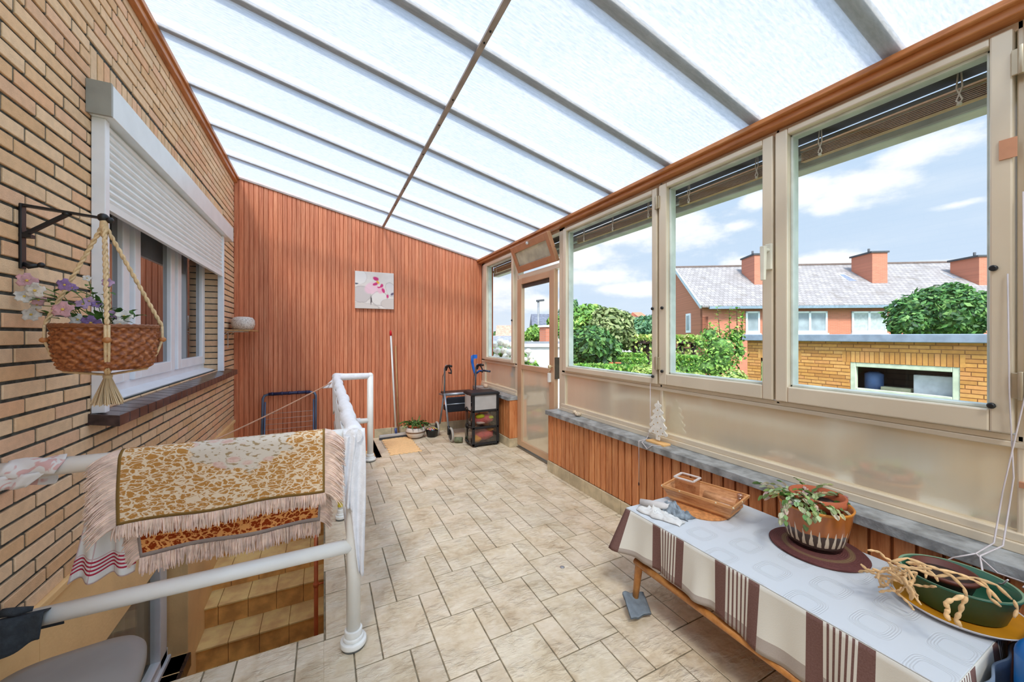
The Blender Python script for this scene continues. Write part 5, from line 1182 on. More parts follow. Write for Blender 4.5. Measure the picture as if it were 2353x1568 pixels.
# drying rack leaning in the stair corner
DR = thing('drying_rack', 'folded clothes drying rack with blue tube frame leaning on the wood wall', 'drying rack', (-.37, 5.3, -.65))
M_BT = mat('steel_blue_tube', (96, 112, 136), .35, .5); M_NT = mat('navy_cap', (36, 44, 84), .4); M_WR = mat('white_wire', (196, 176, 166), .4)
def rk(x, z): return (x, 5.13 + .27 * (z + .65) / 1.34 , z)
m_ = MB(); m_.tube([rk(-.655, -.64), rk(-.655, .64), rk(-.64, .675), rk(-.60, .688), rk(-.15, .688), rk(-.105, .675), rk(-.09, .64), rk(-.09, -.64)], .014, 12); obj('frame', m_, M_BT, DR)
m_ = MB(); m_.tube([rk(-.60, .690), rk(-.15, .690)], .019, 12)
for x in (-.56, -.46, -.38, -.28, -.19): m_.tube([rk(x - .012, .690), rk(x + .012, .690)], .022, 12)
obj('navy_grip', m_, M_NT, DR)
m_ = MB(); m_.tube([rk(-.63, -.60), rk(-.63, .60)], .009, 8); m_.tube([rk(-.115, -.6), rk(-.115, .6)], .009, 8); obj('inner_frame', m_, M_BT, DR)
for k in range(16): z = .46 - k * .062; m_ = MB(); m_.tube([rk(-.63, z), rk(-.115, z)], .0028, 6); obj('wire', m_, M_WR, DR)
# orange mat by the stairs
m_ = MB()
def om(u, v):
    x = .70 + u * .36; y = 4.56 + v * .74; e = .010 * math.sin(v * 47) * (u > .97) - .010 * math.sin(v * 43) * (u < .03); f_ = .010 * math.sin(u * 40) * ((v > .98) - (v < .02)); return (x + e + .02 * v * 0, y + f_, .004 + .0015 * math.sin(u * 9) * math.sin(v * 12))
m_.grid(om, 40, 60); tag(obj('small_rug', m_, mat('peach_cotton', (240, 196, 140), .95, var=.05, vs=50, bump=.5, bs=180), solid=.006, origin=(.88, 4.93, 0)), 'small peach coloured rug on the tiles at the top of the stairs', 'rug')
# planter on the floor
FP = thing('potted_succulent', 'leafy green plant in a white banded pot on the floor by the far wall', 'potted plant', (1.13, 5.22, 0))
m_ = MB(); m_.lathe([(.075, 0), (.09, .01), (.128, .06), (.134, .10), (.128, .142), (.118, .150), (.11, .145), (.10, .1)], 1.13, 5.22, 40, cap=True)
def bandpot():
    m, N = newmat('banded_pot'); co = N.n('ShaderNodeTexCoord').outputs['Object']; z = N.n('ShaderNodeSeparateXYZ', i0=co).outputs[2]
    f = N.m('MAXIMUM', N.m('LESS_THAN', N.m('ABSOLUTE', N.m('SUBTRACT', z, .088)), .010), N.m('LESS_THAN', z, .018)); c = N.mix(f, col4((216, 206, 196)), col4((120, 92, 70)))
    out(N, N.n('ShaderNodeBsdfPrincipled', Base_Color=c, Roughness=.35).outputs[0]); return m
obj('banded_pot', m_, bandpot(), FP)
m_ = MB(); m_.lathe([(.07, .08), (.098, .155), (.108, .157), (.110, .188), (.10, .189), (.092, .158)], 1.13, 5.22, 36, cap=False); m_.lathe([(0, .165), (.095, .166)], 1.13, 5.22, 24); obj('terracotta_liner', m_, M_TC, FP)
m_ = MB(); r_ = random.Random(15); pal = [(70, 110, 48), (96, 140, 66), (124, 160, 88), (58, 92, 44)]
for i in range(80):
    a = r_.uniform(0, 2 * PI); q = .08 * math.sqrt(r_.random()); cactus(m_, (1.13 + q * math.cos(a), 5.22 + q * math.sin(a), .17), (math.cos(a), math.sin(a), r_.uniform(.3, 1.6)), r_.randint(3, 6), r_, pal, .028, .45)
obj('foliage', m_, M_CACT, FP)
# basket of pegs
PG = thing('peg_basket', 'small black basket filled with coloured clothes pegs beside the banded pot', 'basket', (1.345, 5.17, 0))
m_ = MB(); m_.lathe([(.062, 0), (.066, .004), (.088, .092), (.092, .096), (.090, .100), (.083, .094), (.06, .01)], 1.345, 5.17, 28); m_.tube([(1.345 + .088 * math.cos(a), 5.17, .095 + .055 * math.sin(a)) for a in [PI * i / 12 for i in range(13)]], .004, 8); obj('black_tub', m_, M_BLACK, PG)
r_ = random.Random(6); pegc = [(240, 130, 60), (90, 190, 190), (240, 210, 90), (210, 110, 170), (250, 240, 230), (120, 160, 210)]
for i in range(22):
    a = r_.uniform(0, 2 * PI); q = .06 * math.sqrt(r_.random()); c = r_.choice(pegc); m_ = MB(); p = Vector((1.345 + q * math.cos(a), 5.17 + q * math.sin(a), .095 + r_.uniform(0, .018))); d = Vector((r_.uniform(-1, 1), r_.uniform(-1, 1), r_.uniform(-.2, .4))).normalized() * .03
    m_.beam(p - d, p + d, .010, .007); o = obj('clothes_peg', m_, mat('peg_%d_%d' % c[:2], c, .4), bevel=.002, origin=tuple(p)); tag(o, None, 'peg', 'clothes pegs heaped in the black basket'); o['label'] = 'coloured plastic clothes peg in the small black basket on the floor'
# drawer tower
DT = thing('drawer_tower', 'black plastic drawer tower with three translucent drawers below the corner window', 'drawer unit', (1.84, 4.55, 0))
dx0, dx1, dy0, dy1, dz = 1.655, 2.015, 4.405, 4.68, .685
M_BP = mat('charcoal_plastic', (30, 31, 34), .45); M_TP = mat('milky_drawer', (206, 203, 200), .35, var=.04, trans=.25)
m_ = MB(); m_.box(dx0 - .02, dx1 + .012, dy0 - .012, dy1 + .012, dz - .035, dz - .008); m_.box(dx0 - .01, dx1, dy0, dy1, dz - .01, dz); obj('top_board', m_, M_BP, DT, bevel=.008)
m_ = MB()
for x in (dx0, dx1 - .03):
    for y in (dy0, dy1 - .025): m_.box(x, x + .035, y, y + .028, .02, dz - .03)
for z in (.02, .225, .435): m_.box(dx0, dx1, dy0, dy1, z, z + .028)
m_.box(dx1 - .012, dx1, dy0, dy1, .02, dz - .03)
for x in (dx0 + .03, dx1 - .06): m_.box(x, x + .05, dy0 + .01, dy1 - .01, 0, .02)
obj('frame', m_, M_BP, DT, bevel=.005)
inn = {0: ((196, 92, 86), (232, 160, 60)), 1: ((190, 96, 98), (206, 220, 40)), 2: ((166, 164, 160), (150, 150, 160))}
for k, (z0, z1) in enumerate(((.052, .222), (.256, .430), (.466, .648))):
    m_ = MB(); m_.poly([(dx0 + .034, dy0 + .004, z0), (dx1 - .034, dy0 + .004, z0), (dx1 - .034, dy0 + .004, z1), (dx0 + .034, dy0 + .004, z1)]); m_.poly([(dx0 + .02, dy0 + .01, z0 + .001), (dx1 - .02, dy0 + .01, z0 + .001), (dx1 - .02, dy1 - .01, z0 + .001), (dx0 + .02, dy1 - .01, z0 + .001)])
    def dfront(u, v): y = dy0 + .028 + u * (dy1 - dy0 - .056); return (dx0 - .012 - .010 * math.sin(u * PI), y, z0 + v * (z1 - z0))
    m_.grid(dfront, 12, 6); dw = obj('drawer', m_, glass_mat('drawer_plastic_%d' % k, (214, 210, 206), .12) if k < 2 else M_TP, DT)
    ym = (dy0 + dy1) / 2; m_ = MB(); m_.tube([(dx0 - .024, ym - .045, z0 + .002), (dx0 - .028, ym - .02, z0 + .022), (dx0 - .028, ym + .02, z0 + .022), (dx0 - .024, ym + .045, z0 + .002)], .007, 8); obj('handle_notch', m_, M_BP, dw)
r_ = random.Random(19)
def blob_(name, p, s, c, lab, seed):
    m_ = MB(); m_.sphere(p, 1, 20, sx=s[0], sy=s[1], sz=s[2], ns=.25, nf=2.4); return tag(obj(name, m_, mat('cloth_%d_%d_%d' % c, c, .8, var=.12, vs=12), origin=p), lab, 'cloth')
blob_('folded_cloth', (1.835, 4.512, .137), (.145, .098, .080), (226, 96, 96), 'red folded cloth inside the bottom translucent drawer', 1)
blob_('folded_cloth', (1.735, 4.455, .10), (.06, .04, .045), (236, 166, 56), 'orange cloth at the left of the bottom translucent drawer', 2)
blob_('folded_cloth', (1.92, 4.47, .195), (.05, .045, .020), (228, 158, 60), 'orange cloth tucked at the top of the bottom translucent drawer', 3)
blob_('folded_cloth', (1.835, 4.512, .335), (.145, .098, .070), (224, 112, 118), 'dusty red cloth inside the middle translucent drawer', 4)
blob_('folded_cloth', (1.78, 4.46, .375), (.062, .04, .030), (204, 216, 44), 'yellow green cloth at the top of the middle translucent drawer', 5)
blob_('folded_cloth', (1.92, 4.46, .350), (.045, .035, .022), (200, 214, 50), 'smaller yellow green cloth at the right of the middle drawer', 6)
blob_('folded_cloth', (1.79, 4.45, .300), (.07, .035, .022), (226, 206, 200), 'pale cloth lying low in the middle translucent drawer', 7)
# rollator walker
RW = thing('rollator', 'grey and black rollator walking frame with wheels behind the drawer tower', 'walking frame', (1.62, 5.0, 0))
M_GM = mat('grey_tube', (150, 156, 164), .3, .5); M_TY = mat('tyre_grey', (176, 170, 160), .7)
def whl(x, y, r, w=.028):
    m_ = MB(); m_.cyl((x - w / 2, y, r), (x + w / 2, y, r), r * .62, 20); o = obj('wheel', m_, M_BLACK, RW)
    m_ = MB(); m_.tube([(x, y + r * .86 * math.cos(a), r + .0 + r * .86 * math.sin(a)) for a in [2 * PI * i / 28 for i in range(29)]], w * .55, 8, cap=False); obj('tyre', m_, M_TY, o)
whl(1.50, 4.79, .095); whl(1.43, 5.22, .095); whl(1.93, 4.86, .095); whl(1.90, 5.22, .095)
for x in (1.48, 1.93):
    m_ = MB(); m_.tube([(x + .0, 4.83, .17), (x - .02, 4.95, .62)], .013, 10); m_.tube([(x - .02, 5.18, .17), (x - .02, 4.98, .60)], .013, 10); m_.tube([(x - .02, 4.97, .58), (x - .01, 4.98, .95), (x, 4.93, 1.0)], .012, 10)
    m_.tube([(x - .02, 4.95, .60), (x - .02, 5.2, .58)], .012, 10); obj('side_frame', m_, M_GM, RW)
    m_ = MB(); m_.cyl((x, 4.83, .09), (x, 4.83, .20), .018, 10); obj('fork', m_, M_BLACK, RW)
    m_ = MB(); m_.tube([(x, 4.96, .93), (x + .005, 4.94, .985), (x + .02, 4.86, 1.0), (x + .03, 4.80, .995)], [.016, .018, .016, .014], 10); m_.tube([(x + .03, 4.90, .98), (x + .045, 4.86, .93), (x + .035, 4.84, .90), (x + .015, 4.88, .905)], .009, 8); obj('hand_grip', m_, M_BLACK, RW)
    m_ = MB(); m_.tube([(x - .0, 4.93, .97), (x - .05, 4.94, .85), (x - .055, 4.96, .65), (x - .03, 4.97, .55)], .004, 6); obj('brake_cable', m_, mat('cable', (70, 50, 40), .5), RW)
m_ = MB(); m_.box(1.48, 1.92, 4.96, 5.22, .585, .615); obj('seat', m_, M_BLACK, RW, bevel=.01)
m_ = MB(); m_.box(1.49, 1.91, 4.93, 4.98, .41, .56); m_.box(1.50, 1.90, 4.93, 5.15, .36, .44); obj('storage_bag', m_, mat('black_fabric', (26, 28, 36), .9), RW, bevel=.015)
m_ = MB(); m_.tube([(1.47, 4.93, .47), (1.92, 4.93, .47)], .007, 8); m_.tube([(1.47, 4.97, .60), (1.92, 4.97, .60)], .02, 10); obj('cross_bar', m_, M_GM, RW)
m_ = MB(); m_.tube([(1.53, 4.73, .040), (1.62, 4.68, .042)], .036, 16); m_.tube([(1.53, 4.73, .040), (1.535, 4.727, .040)], .030, 12); tag(obj('olive_roll', m_, mat('olive_roll', (112, 116, 88), .7, var=.15, vs=30), origin=(1.57, 4.7, 0)), 'short olive green roll lying on the tiles beside the rollator wheel', 'roll')
# crutch
CR = thing('forearm_crutch', 'forearm crutch with bright blue cuff leaning in the corner behind the drawers', 'crutch', (1.88, 5.2, 0))
M_BC = mat('bright_blue', (30, 110, 206), .4)
cb = at_d(1093, 890, 5.35); ct = at_d(1092, 862, 5.35)
m_ = MB(); m_.tube([(cb.x - .02, cb.y + .04, .0), (cb.x, cb.y, .86)], .011, 10); obj('shaft', m_, M_GM, CR)
m_ = MB(); m_.sphere((cb.x - .02, cb.y + .04, .012), .018, 10); obj('rubber_tip', m_, M_BLACK, CR)
up_ = at_d(1085, 832, 5.35); top_ = at_d(1086, 818, 5.33)
m_ = MB(); m_.tube([(cb.x, cb.y, .84), tuple(at_d(1093, 868, 5.35)), tuple(at_d(1088, 848, 5.35)), tuple(up_), tuple(top_)], [.018, .020, .018, .020, .022], 12)
m_.tube([tuple(at_d(1093, 860, 5.35)), tuple(at_d(1101, 853, 5.30)), tuple(at_d(1112, 852, 5.25))], [.014, .014, .012], 10)
a_ = top_; m_.grid(lambda u, v: (a_.x + .045 * math.cos(PI * (u * 1.3 + .2)) + .025, a_.y - .05 + .045 * math.sin(PI * (u * 1.3 + .2)), a_.z - .035 + v * .05), 12, 4); obj('cuff_and_handle', m_, M_BC, CR, solid=0)
m_ = MB(); m_.tube([tuple(at_d(1112, 852, 5.25)), tuple(at_d(1126, 854, 5.18))], .014, 10); obj('hand_grip', m_, mat('grip_grey', (56, 66, 84), .5), CR)
# black shoes on the upper stair step
for i, (dx_, lab) in enumerate(((0, 'black shoe with pale laces on the top step, nearer the rail'), (.12, 'black shoe with pale laces on the top step, nearer the wood wall'))):
    t = thing('shoe', lab, 'shoe', (.48, 4.72 + dx_ * 1.2, -.165)); x, y, z = .48, 4.72 + dx_ * 1.2, -.165
    m_ = MB(); m_.tube([(x - .12, y, z + .03), (x - .08, y, z + .035), (x, y, z + .045), (x + .06, y, z + .06), (x + .12, y, z + .06)], [.022, .034, .036, .034, .028], 14); obj('upper', m_, mat('black_leather', (26, 24, 24), .4), t)
    m_ = MB(); m_.box(x - .135, x + .135, y - .036, y + .036, z, z + .014); obj('sole', m_, M_BLACK, t, bevel=.012)
    m_ = MB()
    for k in range(4): m_.tube([(x - .05 + k * .025, y - .03, z + .065), (x - .05 + k * .025, y, z + .084), (x - .05 + k * .025, y + .03, z + .065)], .003, 6)
    obj('laces', m_, M_CORD, t)
# pale stone at the far end of the corner sill
m_ = MB(); m_.sphere((2.13, 5.12, SZ + .03), .034, 14, ns=.15, sz=.9); tag(obj('pebble', m_, mat('pale_stone', (222, 190, 162), .6), origin=(2.13, 5.12, SZ)), 'pale round stone on the corner sill behind the drawer tower', 'stone')
# ceramic drain cap on the floor
m_ = MB(); p_ = at_x(0, 0, 1); m_.lathe([(0, .0005), (.012, .001), (.014, .003), (.008, .004)], 1.288, 1.894, 16)
tag(obj('floor_stud', m_, mat('stud_metal', (170, 172, 178), .4, .5), origin=(1.288, 1.894, 0)), 'tiny round metal stud set in the floor tiles', 'stud')
# ------------------------------------------------------------------ outside
GZ0 = -2.3
def grass_m():
    m, N = newmat('lawn'); co = N.n('ShaderNodeTexCoord').outputs['Object']
    n1 = N.n('ShaderNodeTexNoise', Vector=co, Scale=.6, Detail=5.0).outputs[0]; n2 = N.n('ShaderNodeTexNoise', Vector=co, Scale=14.0, Detail=3.0).outputs[0]
    c = N.mix(N.m('ADD', N.m('MULTIPLY', n1, .6), N.m('MULTIPLY', n2, .4)), col4((66, 96, 44)), col4((124, 152, 84)))
    out(N, N.n('ShaderNodeBsdfPrincipled', Base_Color=c, Roughness=.95).outputs[0]); return m
m_ = MB(); m_.box(2.35, 160, -60, 200, GZ0 - .3, GZ0); struct('ground', m_, grass_m())
# terrace and white garden wall beyond the door
m_ = MB(); m_.box(2.3, 5.2, 2.6, 9.5, -.35, -.05); struct('ground_terrace', m_, mat('terrace_concrete', (170, 166, 158), .9, var=.1))
M_WW = mat('white_render', (216, 216, 214), .85, var=.05, vs=4)
wa, wb = at_d(1196, 787, 8.2), at_d(1300, 787, 8.2)
GW = thing('garden_wall', 'white rendered garden wall with pale coping seen through the garden door', 'wall', ((wa.x + wb.x) / 2, (wa.y + wb.y) / 2, GZ0))
m_ = MB(); m_.beam((wa.x, wa.y, (1.15 + GZ0) / 2), (wb.x, wb.y, (1.15 + GZ0) / 2), .2, 1.15 - GZ0); obj('wall_body', m_, M_WW, GW)
m_ = MB(); m_.beam((wa.x, wa.y, 1.19), (wb.x, wb.y, 1.19), .30, .07); obj('coping', m_, mat('coping_pale', (222, 224, 226), .6), GW, bevel=.01)
m_ = MB(); m_.beam((wa.x, wa.y, 1.25), (wb.x, wb.y, 1.25), .22, .05); obj('slate_cap', m_, mat('slate_cap', (130, 134, 140), .6), GW)
# --- foliage helper
M_FOL = mat('tree_leaves', (255, 255, 255), .6, var=.1, vs=6, attr='tint', trans=.25)
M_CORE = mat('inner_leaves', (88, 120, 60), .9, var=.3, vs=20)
M_BARK = mat('bark', (92, 76, 60), .9, var=.25, vs=14, bump=.6, bs=30)
def leaves(mb, blobs, n, size, pal, seed, thick=.35, flatten=0):
    r = random.Random(seed); tot = sum(b[3] * b[3] * b[4] for b in blobs)
    for (x, y, z, rr1, k) in blobs:
        rx = rr1; rz = rr1 * k; cnt = int(n * rr1 * rr1 * k / tot)
        for i in range(cnt):
            d = Vector((r.gauss(0, 1), r.gauss(0, 1), r.gauss(0, 1))).normalized(); q = 1 - thick * r.random() ** 1.5 + .14 * noise.noise(d * 3 + Vector((x, y, z)))
            p = Vector((x + d.x * rx * q, y + d.y * rx * q, z + d.z * rz * q)); nn = (d + Vector((r.uniform(-.9, .9), r.uniform(-.9, .9), r.uniform(-.2, 1.2)))).normalized()
            t1 = nn.orthogonal().normalized(); a = r.uniform(0, PI); t2 = nn.cross(t1); u = t1 * math.cos(a) + t2 * math.sin(a); v = nn.cross(u); s = size * r.uniform(.6, 1.3)
            cc = lin(r.choice(pal)); j = r.uniform(.75, 1.2); cc = tuple(c * j for c in cc)
            mb.poly([p - u * s, p - v * s * .5 + u * s * .1, p + u * s, p + v * s * .5 + u * s * .1], cc)
GREENS = {'bright': [(120, 168, 66), (142, 186, 80), (96, 146, 54), (168, 202, 96), (84, 128, 50)], 'olive': [(128, 146, 86), (150, 164, 104), (104, 124, 70), (166, 176, 120)], 'deep': [(58, 104, 50), (78, 126, 60), (96, 146, 72), (48, 86, 44), (128, 168, 88)],
          'blue': [(84, 130, 92), (104, 150, 108), (66, 108, 76), (124, 164, 118)], 'yellow': [(168, 190, 92), (186, 206, 110), (140, 170, 76), (196, 212, 130)]}
def tree(name, label, cat, blobs, pal, n, size, seed, trunk=None, group=None, core=.80, thick=.35):
    b0 = blobs[0]; t = thing(name, label, cat, (b0[0], b0[1], GZ0), group=group)
    m_ = MB(); leaves(m_, blobs, n, size, GREENS[pal], seed, thick); obj('foliage', m_, M_FOL, t)
    m_ = MB()
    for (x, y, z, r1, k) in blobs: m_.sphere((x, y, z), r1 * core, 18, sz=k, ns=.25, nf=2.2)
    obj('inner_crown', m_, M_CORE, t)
    m_ = MB(); m_.tube([(b0[0], b0[1], GZ0), (b0[0] + .03, b0[1] - .02, (b0[2] + GZ0) / 2), (b0[0], b0[1], b0[2])], [.10 if not trunk else trunk] * 3, 8); obj('trunk', m_, M_BARK, t); return t
def B(px, py, d, rpx, k=1.0): p = at_d(px, py, d); return (p.x, p.y, p.z, rpx / FPX * d, k)
# big green bush at right over the garage roof
tree('bushy_tree', 'dense bright green bushy tree rising behind the garage roof', 'tree', [B(2170, 722, 13, 70, .9), B(2110, 720, 13.2, 56, .8), B(2230, 720, 12.8, 52, .9), B(2180, 685, 13.2, 44, .8), B(2085, 745, 13, 36, .8), B(2262, 700, 13, 34, .9), B(2130, 690, 13.3, 34, .8)], 'deep', 9000, .10, 1, core=.78)
# tall shrub before the garage corner
tree('leafy_shrub', 'tall open leafy shrub growing beside the left end of the garage', 'shrub', [B(1655, 800, 7.0, 48, .9), B(1632, 770, 7.0, 24, 1.0), B(1690, 775, 7.1, 22, 1.1), B(1650, 835, 7.0, 50, .8), B(1625, 845, 6.9, 30, .8), B(1610, 790, 6.9, 14, 1), B(1700, 810, 7, 18, 1)], 'bright', 1500, .042, 2, trunk=.02, core=.55, thick=.7)
t = thing('tall_sapling', 'thin upright shoots sticking up above the leafy shrub by the garage', 'shrub', tuple(at_d(1660, 870, 7.05)))
m_ = MB(); l_ = MB(); r_ = random.Random(3)
for (a, b, c, d) in ((1655, 820, 1648, 706), (1672, 820, 1676, 710), (1690, 820, 1693, 708), (1640, 820, 1630, 745), (1700, 810, 1706, 722)):
    p, q = at_d(a, b, 7.05), at_d(c, d, 7.0); m_.tube([p, (p + q) / 2 + Vector((.03, 0, 0)), q], [.012, .009, .004], 6)
    for i in range(42): w = p.lerp(q, i / 41); leafm(l_, w, (r_.uniform(-1, 1), r_.uniform(-1, 1), r_.uniform(-.2, .6)), r_.uniform(.06, .10), .05, c=tuple(v * r_.uniform(.8, 1.2) for v in lin(r_.choice(GREENS['bright']))))
obj('shoots', m_, M_BARK, t); obj('leaves', l_, M_FOL, t)
# left group through the wide window
tree('conifer', 'dark tall conifer tip at the left edge of the wide window', 'tree', [B(1305, 720, 16, 14, 3.2), B(1300, 745, 16, 20, 2.4), B(1322, 700, 16, 6, 2.0)], 'blue', 1200, .10, 4)
tree('round_tree', 'large bright green tree at the left of the wide window', 'tree', [B(1345, 740, 13, 46, .85), B(1320, 755, 13, 36, 1.0), B(1400, 735, 13.5, 34, .7), B(1362, 718, 13.2, 26, .7)], 'bright', 4200, .11, 5)
tree('olive_tree', 'olive green rounded tree in the middle of the wide window', 'tree', [B(1400, 755, 12, 44, 1.1), B(1430, 740, 12.2, 26, 1.0), B(1440, 775, 12.2, 24, 1.3), B(1385, 725, 12, 22, .8)], 'olive', 3200, .10, 6)
tree('garden_tree', 'large leaved green tree low in the wide window', 'tree', [B(1360, 790, 9, 52, .8), B(1330, 805, 9, 30, 1.0), B(1400, 800, 9.2, 28, .9), B(1370, 822, 9, 34, .5)], 'deep', 2600, .085, 7, thick=.5)
tree('bluish_tree', 'blue green tree at the right of the wide window', 'tree', [B(1478, 752, 20, 26, 1.0), B(1500, 745, 20, 24, .9), B(1460, 765, 20, 20, 1.2), B(1515, 765, 20, 30, .9)], 'blue', 3000, .14, 8)
tree('distant_tree', 'bright green tree behind the white wall seen through the garden door', 'tree', [B(1232, 765, 14, 20, .9), B(1215, 770, 14, 13, .9), B(1255, 768, 14, 14, 1), B(1275, 750, 14, 18, 1.4)], 'bright', 2200, .10, 9)
# hedges and pergola
def hedge(label, p0, p1, d0, d1, zt_px, w, pal, seed, h=1.2):
    a, b = at_d(p0, zt_px[0], d0), at_d(p1, zt_px[1], d1); h = a.z - GZ0 - .02; b.z = a.z; t = thing('clipped_hedge', label, 'hedge', tuple((a + b) / 2 - Vector((0, 0, h)))); m_ = MB(); r = random.Random(seed)
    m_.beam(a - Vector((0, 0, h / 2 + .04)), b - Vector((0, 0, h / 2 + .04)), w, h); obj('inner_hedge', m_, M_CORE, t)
    dd = b - a; sd = dd.cross(Vector((0, 0, 1))).normalized(); m_ = MB()
    for i in range(int(2600)):
        k = r.random(); s = r.choice((-1, 1)); zz = r.random() ** 2
        p = a + dd * k + (sd * s * w / 2 * (1 + r.uniform(0, .08)) - Vector((0, 0, zz * h)) if r.random() < .55 else sd * r.uniform(-.5, .5) * w + Vector((0, 0, r.uniform(-.03, .05))))
        nn = Vector((r.gauss(0, 1), r.gauss(0, 1), r.gauss(.5, 1))).normalized(); u = nn.orthogonal().normalized() * .055; v = nn.cross(u) * .6; m_.poly([p - u, p - v, p + u, p + v], tuple(c * r.uniform(.8, 1.2) for c in lin(r.choice(GREENS[pal]))))
    obj('clipped_leaves', m_, M_FOL, t); return t
hedge('low clipped hedge crossing the bottom of the wide window', 1322, 1520, 8.0, 7.4, (843, 856), .5, 'bright', 1)
hedge('clipped hedge strip behind the orange pots in the wide window', 1410, 1475, 12, 12, (815, 815), .7, 'bright', 2, .5)
hedge('second clipped hedge strip just in front of the first', 1425, 1480, 10.5, 10.5, (828, 828), .6, 'bright', 3, .5)
hedge('low green hedge at the bottom of the narrow window', 1525, 1600, 10.0, 10.0, (822, 824), .7, 'bright', 4, .6)
tree('garden_shrub', 'yellow green bush at the bottom right corner of the wide window', 'shrub', [B(1480, 856, 6.5, 26, .7), B(1510, 850, 6.5, 20, .8)], 'yellow', 700, .045, 10, trunk=.02)
tree('garden_shrub', 'yellow green bushes along the bottom of the narrow window', 'shrub', [B(1555, 868, 6.2, 28, .6), B(1600, 872, 6.2, 26, .6), B(1650, 878, 6.2, 26, .6), B(1690, 870, 6.3, 24, .8), B(1535, 850, 6.3, 18, .8)], 'yellow', 2200, .04, 11, trunk=.02)
PG_ = thing('pergola', 'dark wooden pergola topped with climbing leaves behind the garden', 'pergola', tuple(at_d(1520, 850, 12)))
pa, pb = at_d(1460, 786, 12), at_d(1600, 786, 12.4); r_ = random.Random(23)
m_ = MB(); m_.beam(pa, pb, .5, .10); m_.beam(pa - Vector((0, 0, .25)), pb - Vector((0, 0, .25)), .08, .08)
for k in (0, .18, .36, .55, .75, .95): q = pa.lerp(pb, k); m_.box(q.x - .06, q.x + .06, q.y - .06, q.y + .06, GZ0, q.z)
obj('timber_frame', m_, mat('dark_timber', (62, 44, 40), .9), PG_)
m_ = MB()
for i in range(1800):
    k = r_.random(); p = pa.lerp(pb, k) + Vector((r_.uniform(-.3, .3), r_.uniform(-.3, .3), r_.uniform(-.02, .22)))
    if r_.random() < .35: p.z -= r_.uniform(.2, 1.1)
    nn = Vector((r_.gauss(0, 1), r_.gauss(0, 1), r_.gauss(.5, 1))).normalized(); u = nn.orthogonal().normalized() * .07; v = nn.cross(u) * .6; m_.poly([p - u, p - v, p + u, p + v], tuple(c * r_.uniform(.8, 1.2) for c in lin(r_.choice(GREENS['yellow']))))
obj('climbing_leaves', m_, M_FOL, PG_)
for px, lab in ((1402, 'orange flower pot among the hedges, the left one of two'), (1420, 'orange flower pot among the hedges, the right one of two')):
    p = at_d(px, 843, 8.8); m_ = MB(); rr2 = .065; m_.lathe([(rr2 * .7, p.z - .04), (rr2, p.z + .07), (rr2 * 1.12, p.z + .07), (rr2 * 1.12, p.z + .1), (rr2 * .9, p.z + .1)], p.x, p.y, 18)
    m_.cyl((p.x, p.y, GZ0), (p.x, p.y, p.z - .04), .04, 8); tag(obj('flower_pot', m_, mat('orange_pot', (214, 110, 70), .8), origin=(p.x, p.y, p.z)), lab, 'flower pot')
# hydrangea
HD = thing('hydrangea', 'hydrangea bush with big white flower heads outside the corner window', 'shrub', tuple(at_d(1170, 860, 7.2)))
hb = [B(1150, 825, 7.2, 34, .8), B(1190, 835, 7.2, 34, .8), B(1215, 845, 7.3, 24, .8)]
m_ = MB(); leaves(m_, hb, 1600, .05, GREENS['bright'], 12, .4); obj('foliage', m_, M_FOL, HD); m_ = MB()
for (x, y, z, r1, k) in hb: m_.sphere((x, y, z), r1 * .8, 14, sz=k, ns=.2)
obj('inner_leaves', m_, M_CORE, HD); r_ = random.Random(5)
for px, py, rr3 in [(1136, 792, 8), (1150, 786, 9), (1163, 790, 9), (1177, 794, 9), (1142, 805, 9), (1158, 806, 10), (1172, 810, 9), (1185, 808, 9), (1140, 820, 8), (1162, 820, 9), (1180, 824, 9), (1214, 808, 7), (1218, 820, 8), (1222, 830, 6), (1208, 826, 6), (1195, 800, 7)]:
    p = at_d(px, py, 6.85 + r_.uniform(-.1, .1)); m_ = MB(); m_.sphere(p, rr3 / FPX * 6.9, 14, ns=.35, nf=6, sz=.85); obj('flower_head', m_, mat('cream_bloom', (250, 250, 228), .8, var=.1, vs=60, bump=.7, bs=90), HD)

# --- garage with tan brick
GX_ = 8.0; GY1, GY0 = 4.87, -3.0; GT = 1.30
GA = thing('garage', 'flat roofed orange brick garage with a long low window', 'garage', (GX_, 1.0, GZ0))
wy0, wy1, wz0, wz1 = 1.905, 3.14, .45, .955; hy0, hy1 = 3.917, 4.60
fb, fj, fm = MB(), MB(), MB()
def putg(mb, a, b, s, t, dep, c): mb.box(GX_ - dep, GX_ + .02, a, b, s, t, c)
sol = (wy0 - .05, wy1 + .10, wz1 + .0, wz1 + .19); sol2 = (hy0 - .05, hy1 + .05, .95, 1.14)
brick_wall(fb, fj, -.6, GY1, -.30, GT, [(wy0, wy1, wz0, wz1), (hy0, hy1, -3, .95), sol, sol2], putg, 'orange', 77)
for (a, b, s, t) in rect_minus((GY0, GY1, GZ0, GT), [(wy0, wy1, wz0, wz1), (hy0, hy1, -3, .95)]): fm.box(GX_ - .001, GX_ + .25, a, b, s, t)
fm.box(GX_, GX_ + 4, GY1 - .2, GY1, GZ0, GT); fm.box(GX_, GX_ + 4, GY0, GY0 + .2, GZ0, GT); fm.box(GX_ + 3.8, GX_ + 4, GY0, GY1, GZ0, GT)
for q in (sol, sol2):
    y = q[0]
    while y < q[1] - .02: fb.box(GX_ - .008, GX_ + .02, y, y + .05, q[2], q[3] - .01, brick_colors(r_, 'orange')); y += .061
z = -.3
obj('wall_core', fm, mat('garage_mortar', (166, 122, 78), .95), GA); obj('brick_face_front', fb, mat('garage_brick', (255, 255, 255), .85, var=.08, vs=20, attr='tint'), GA)
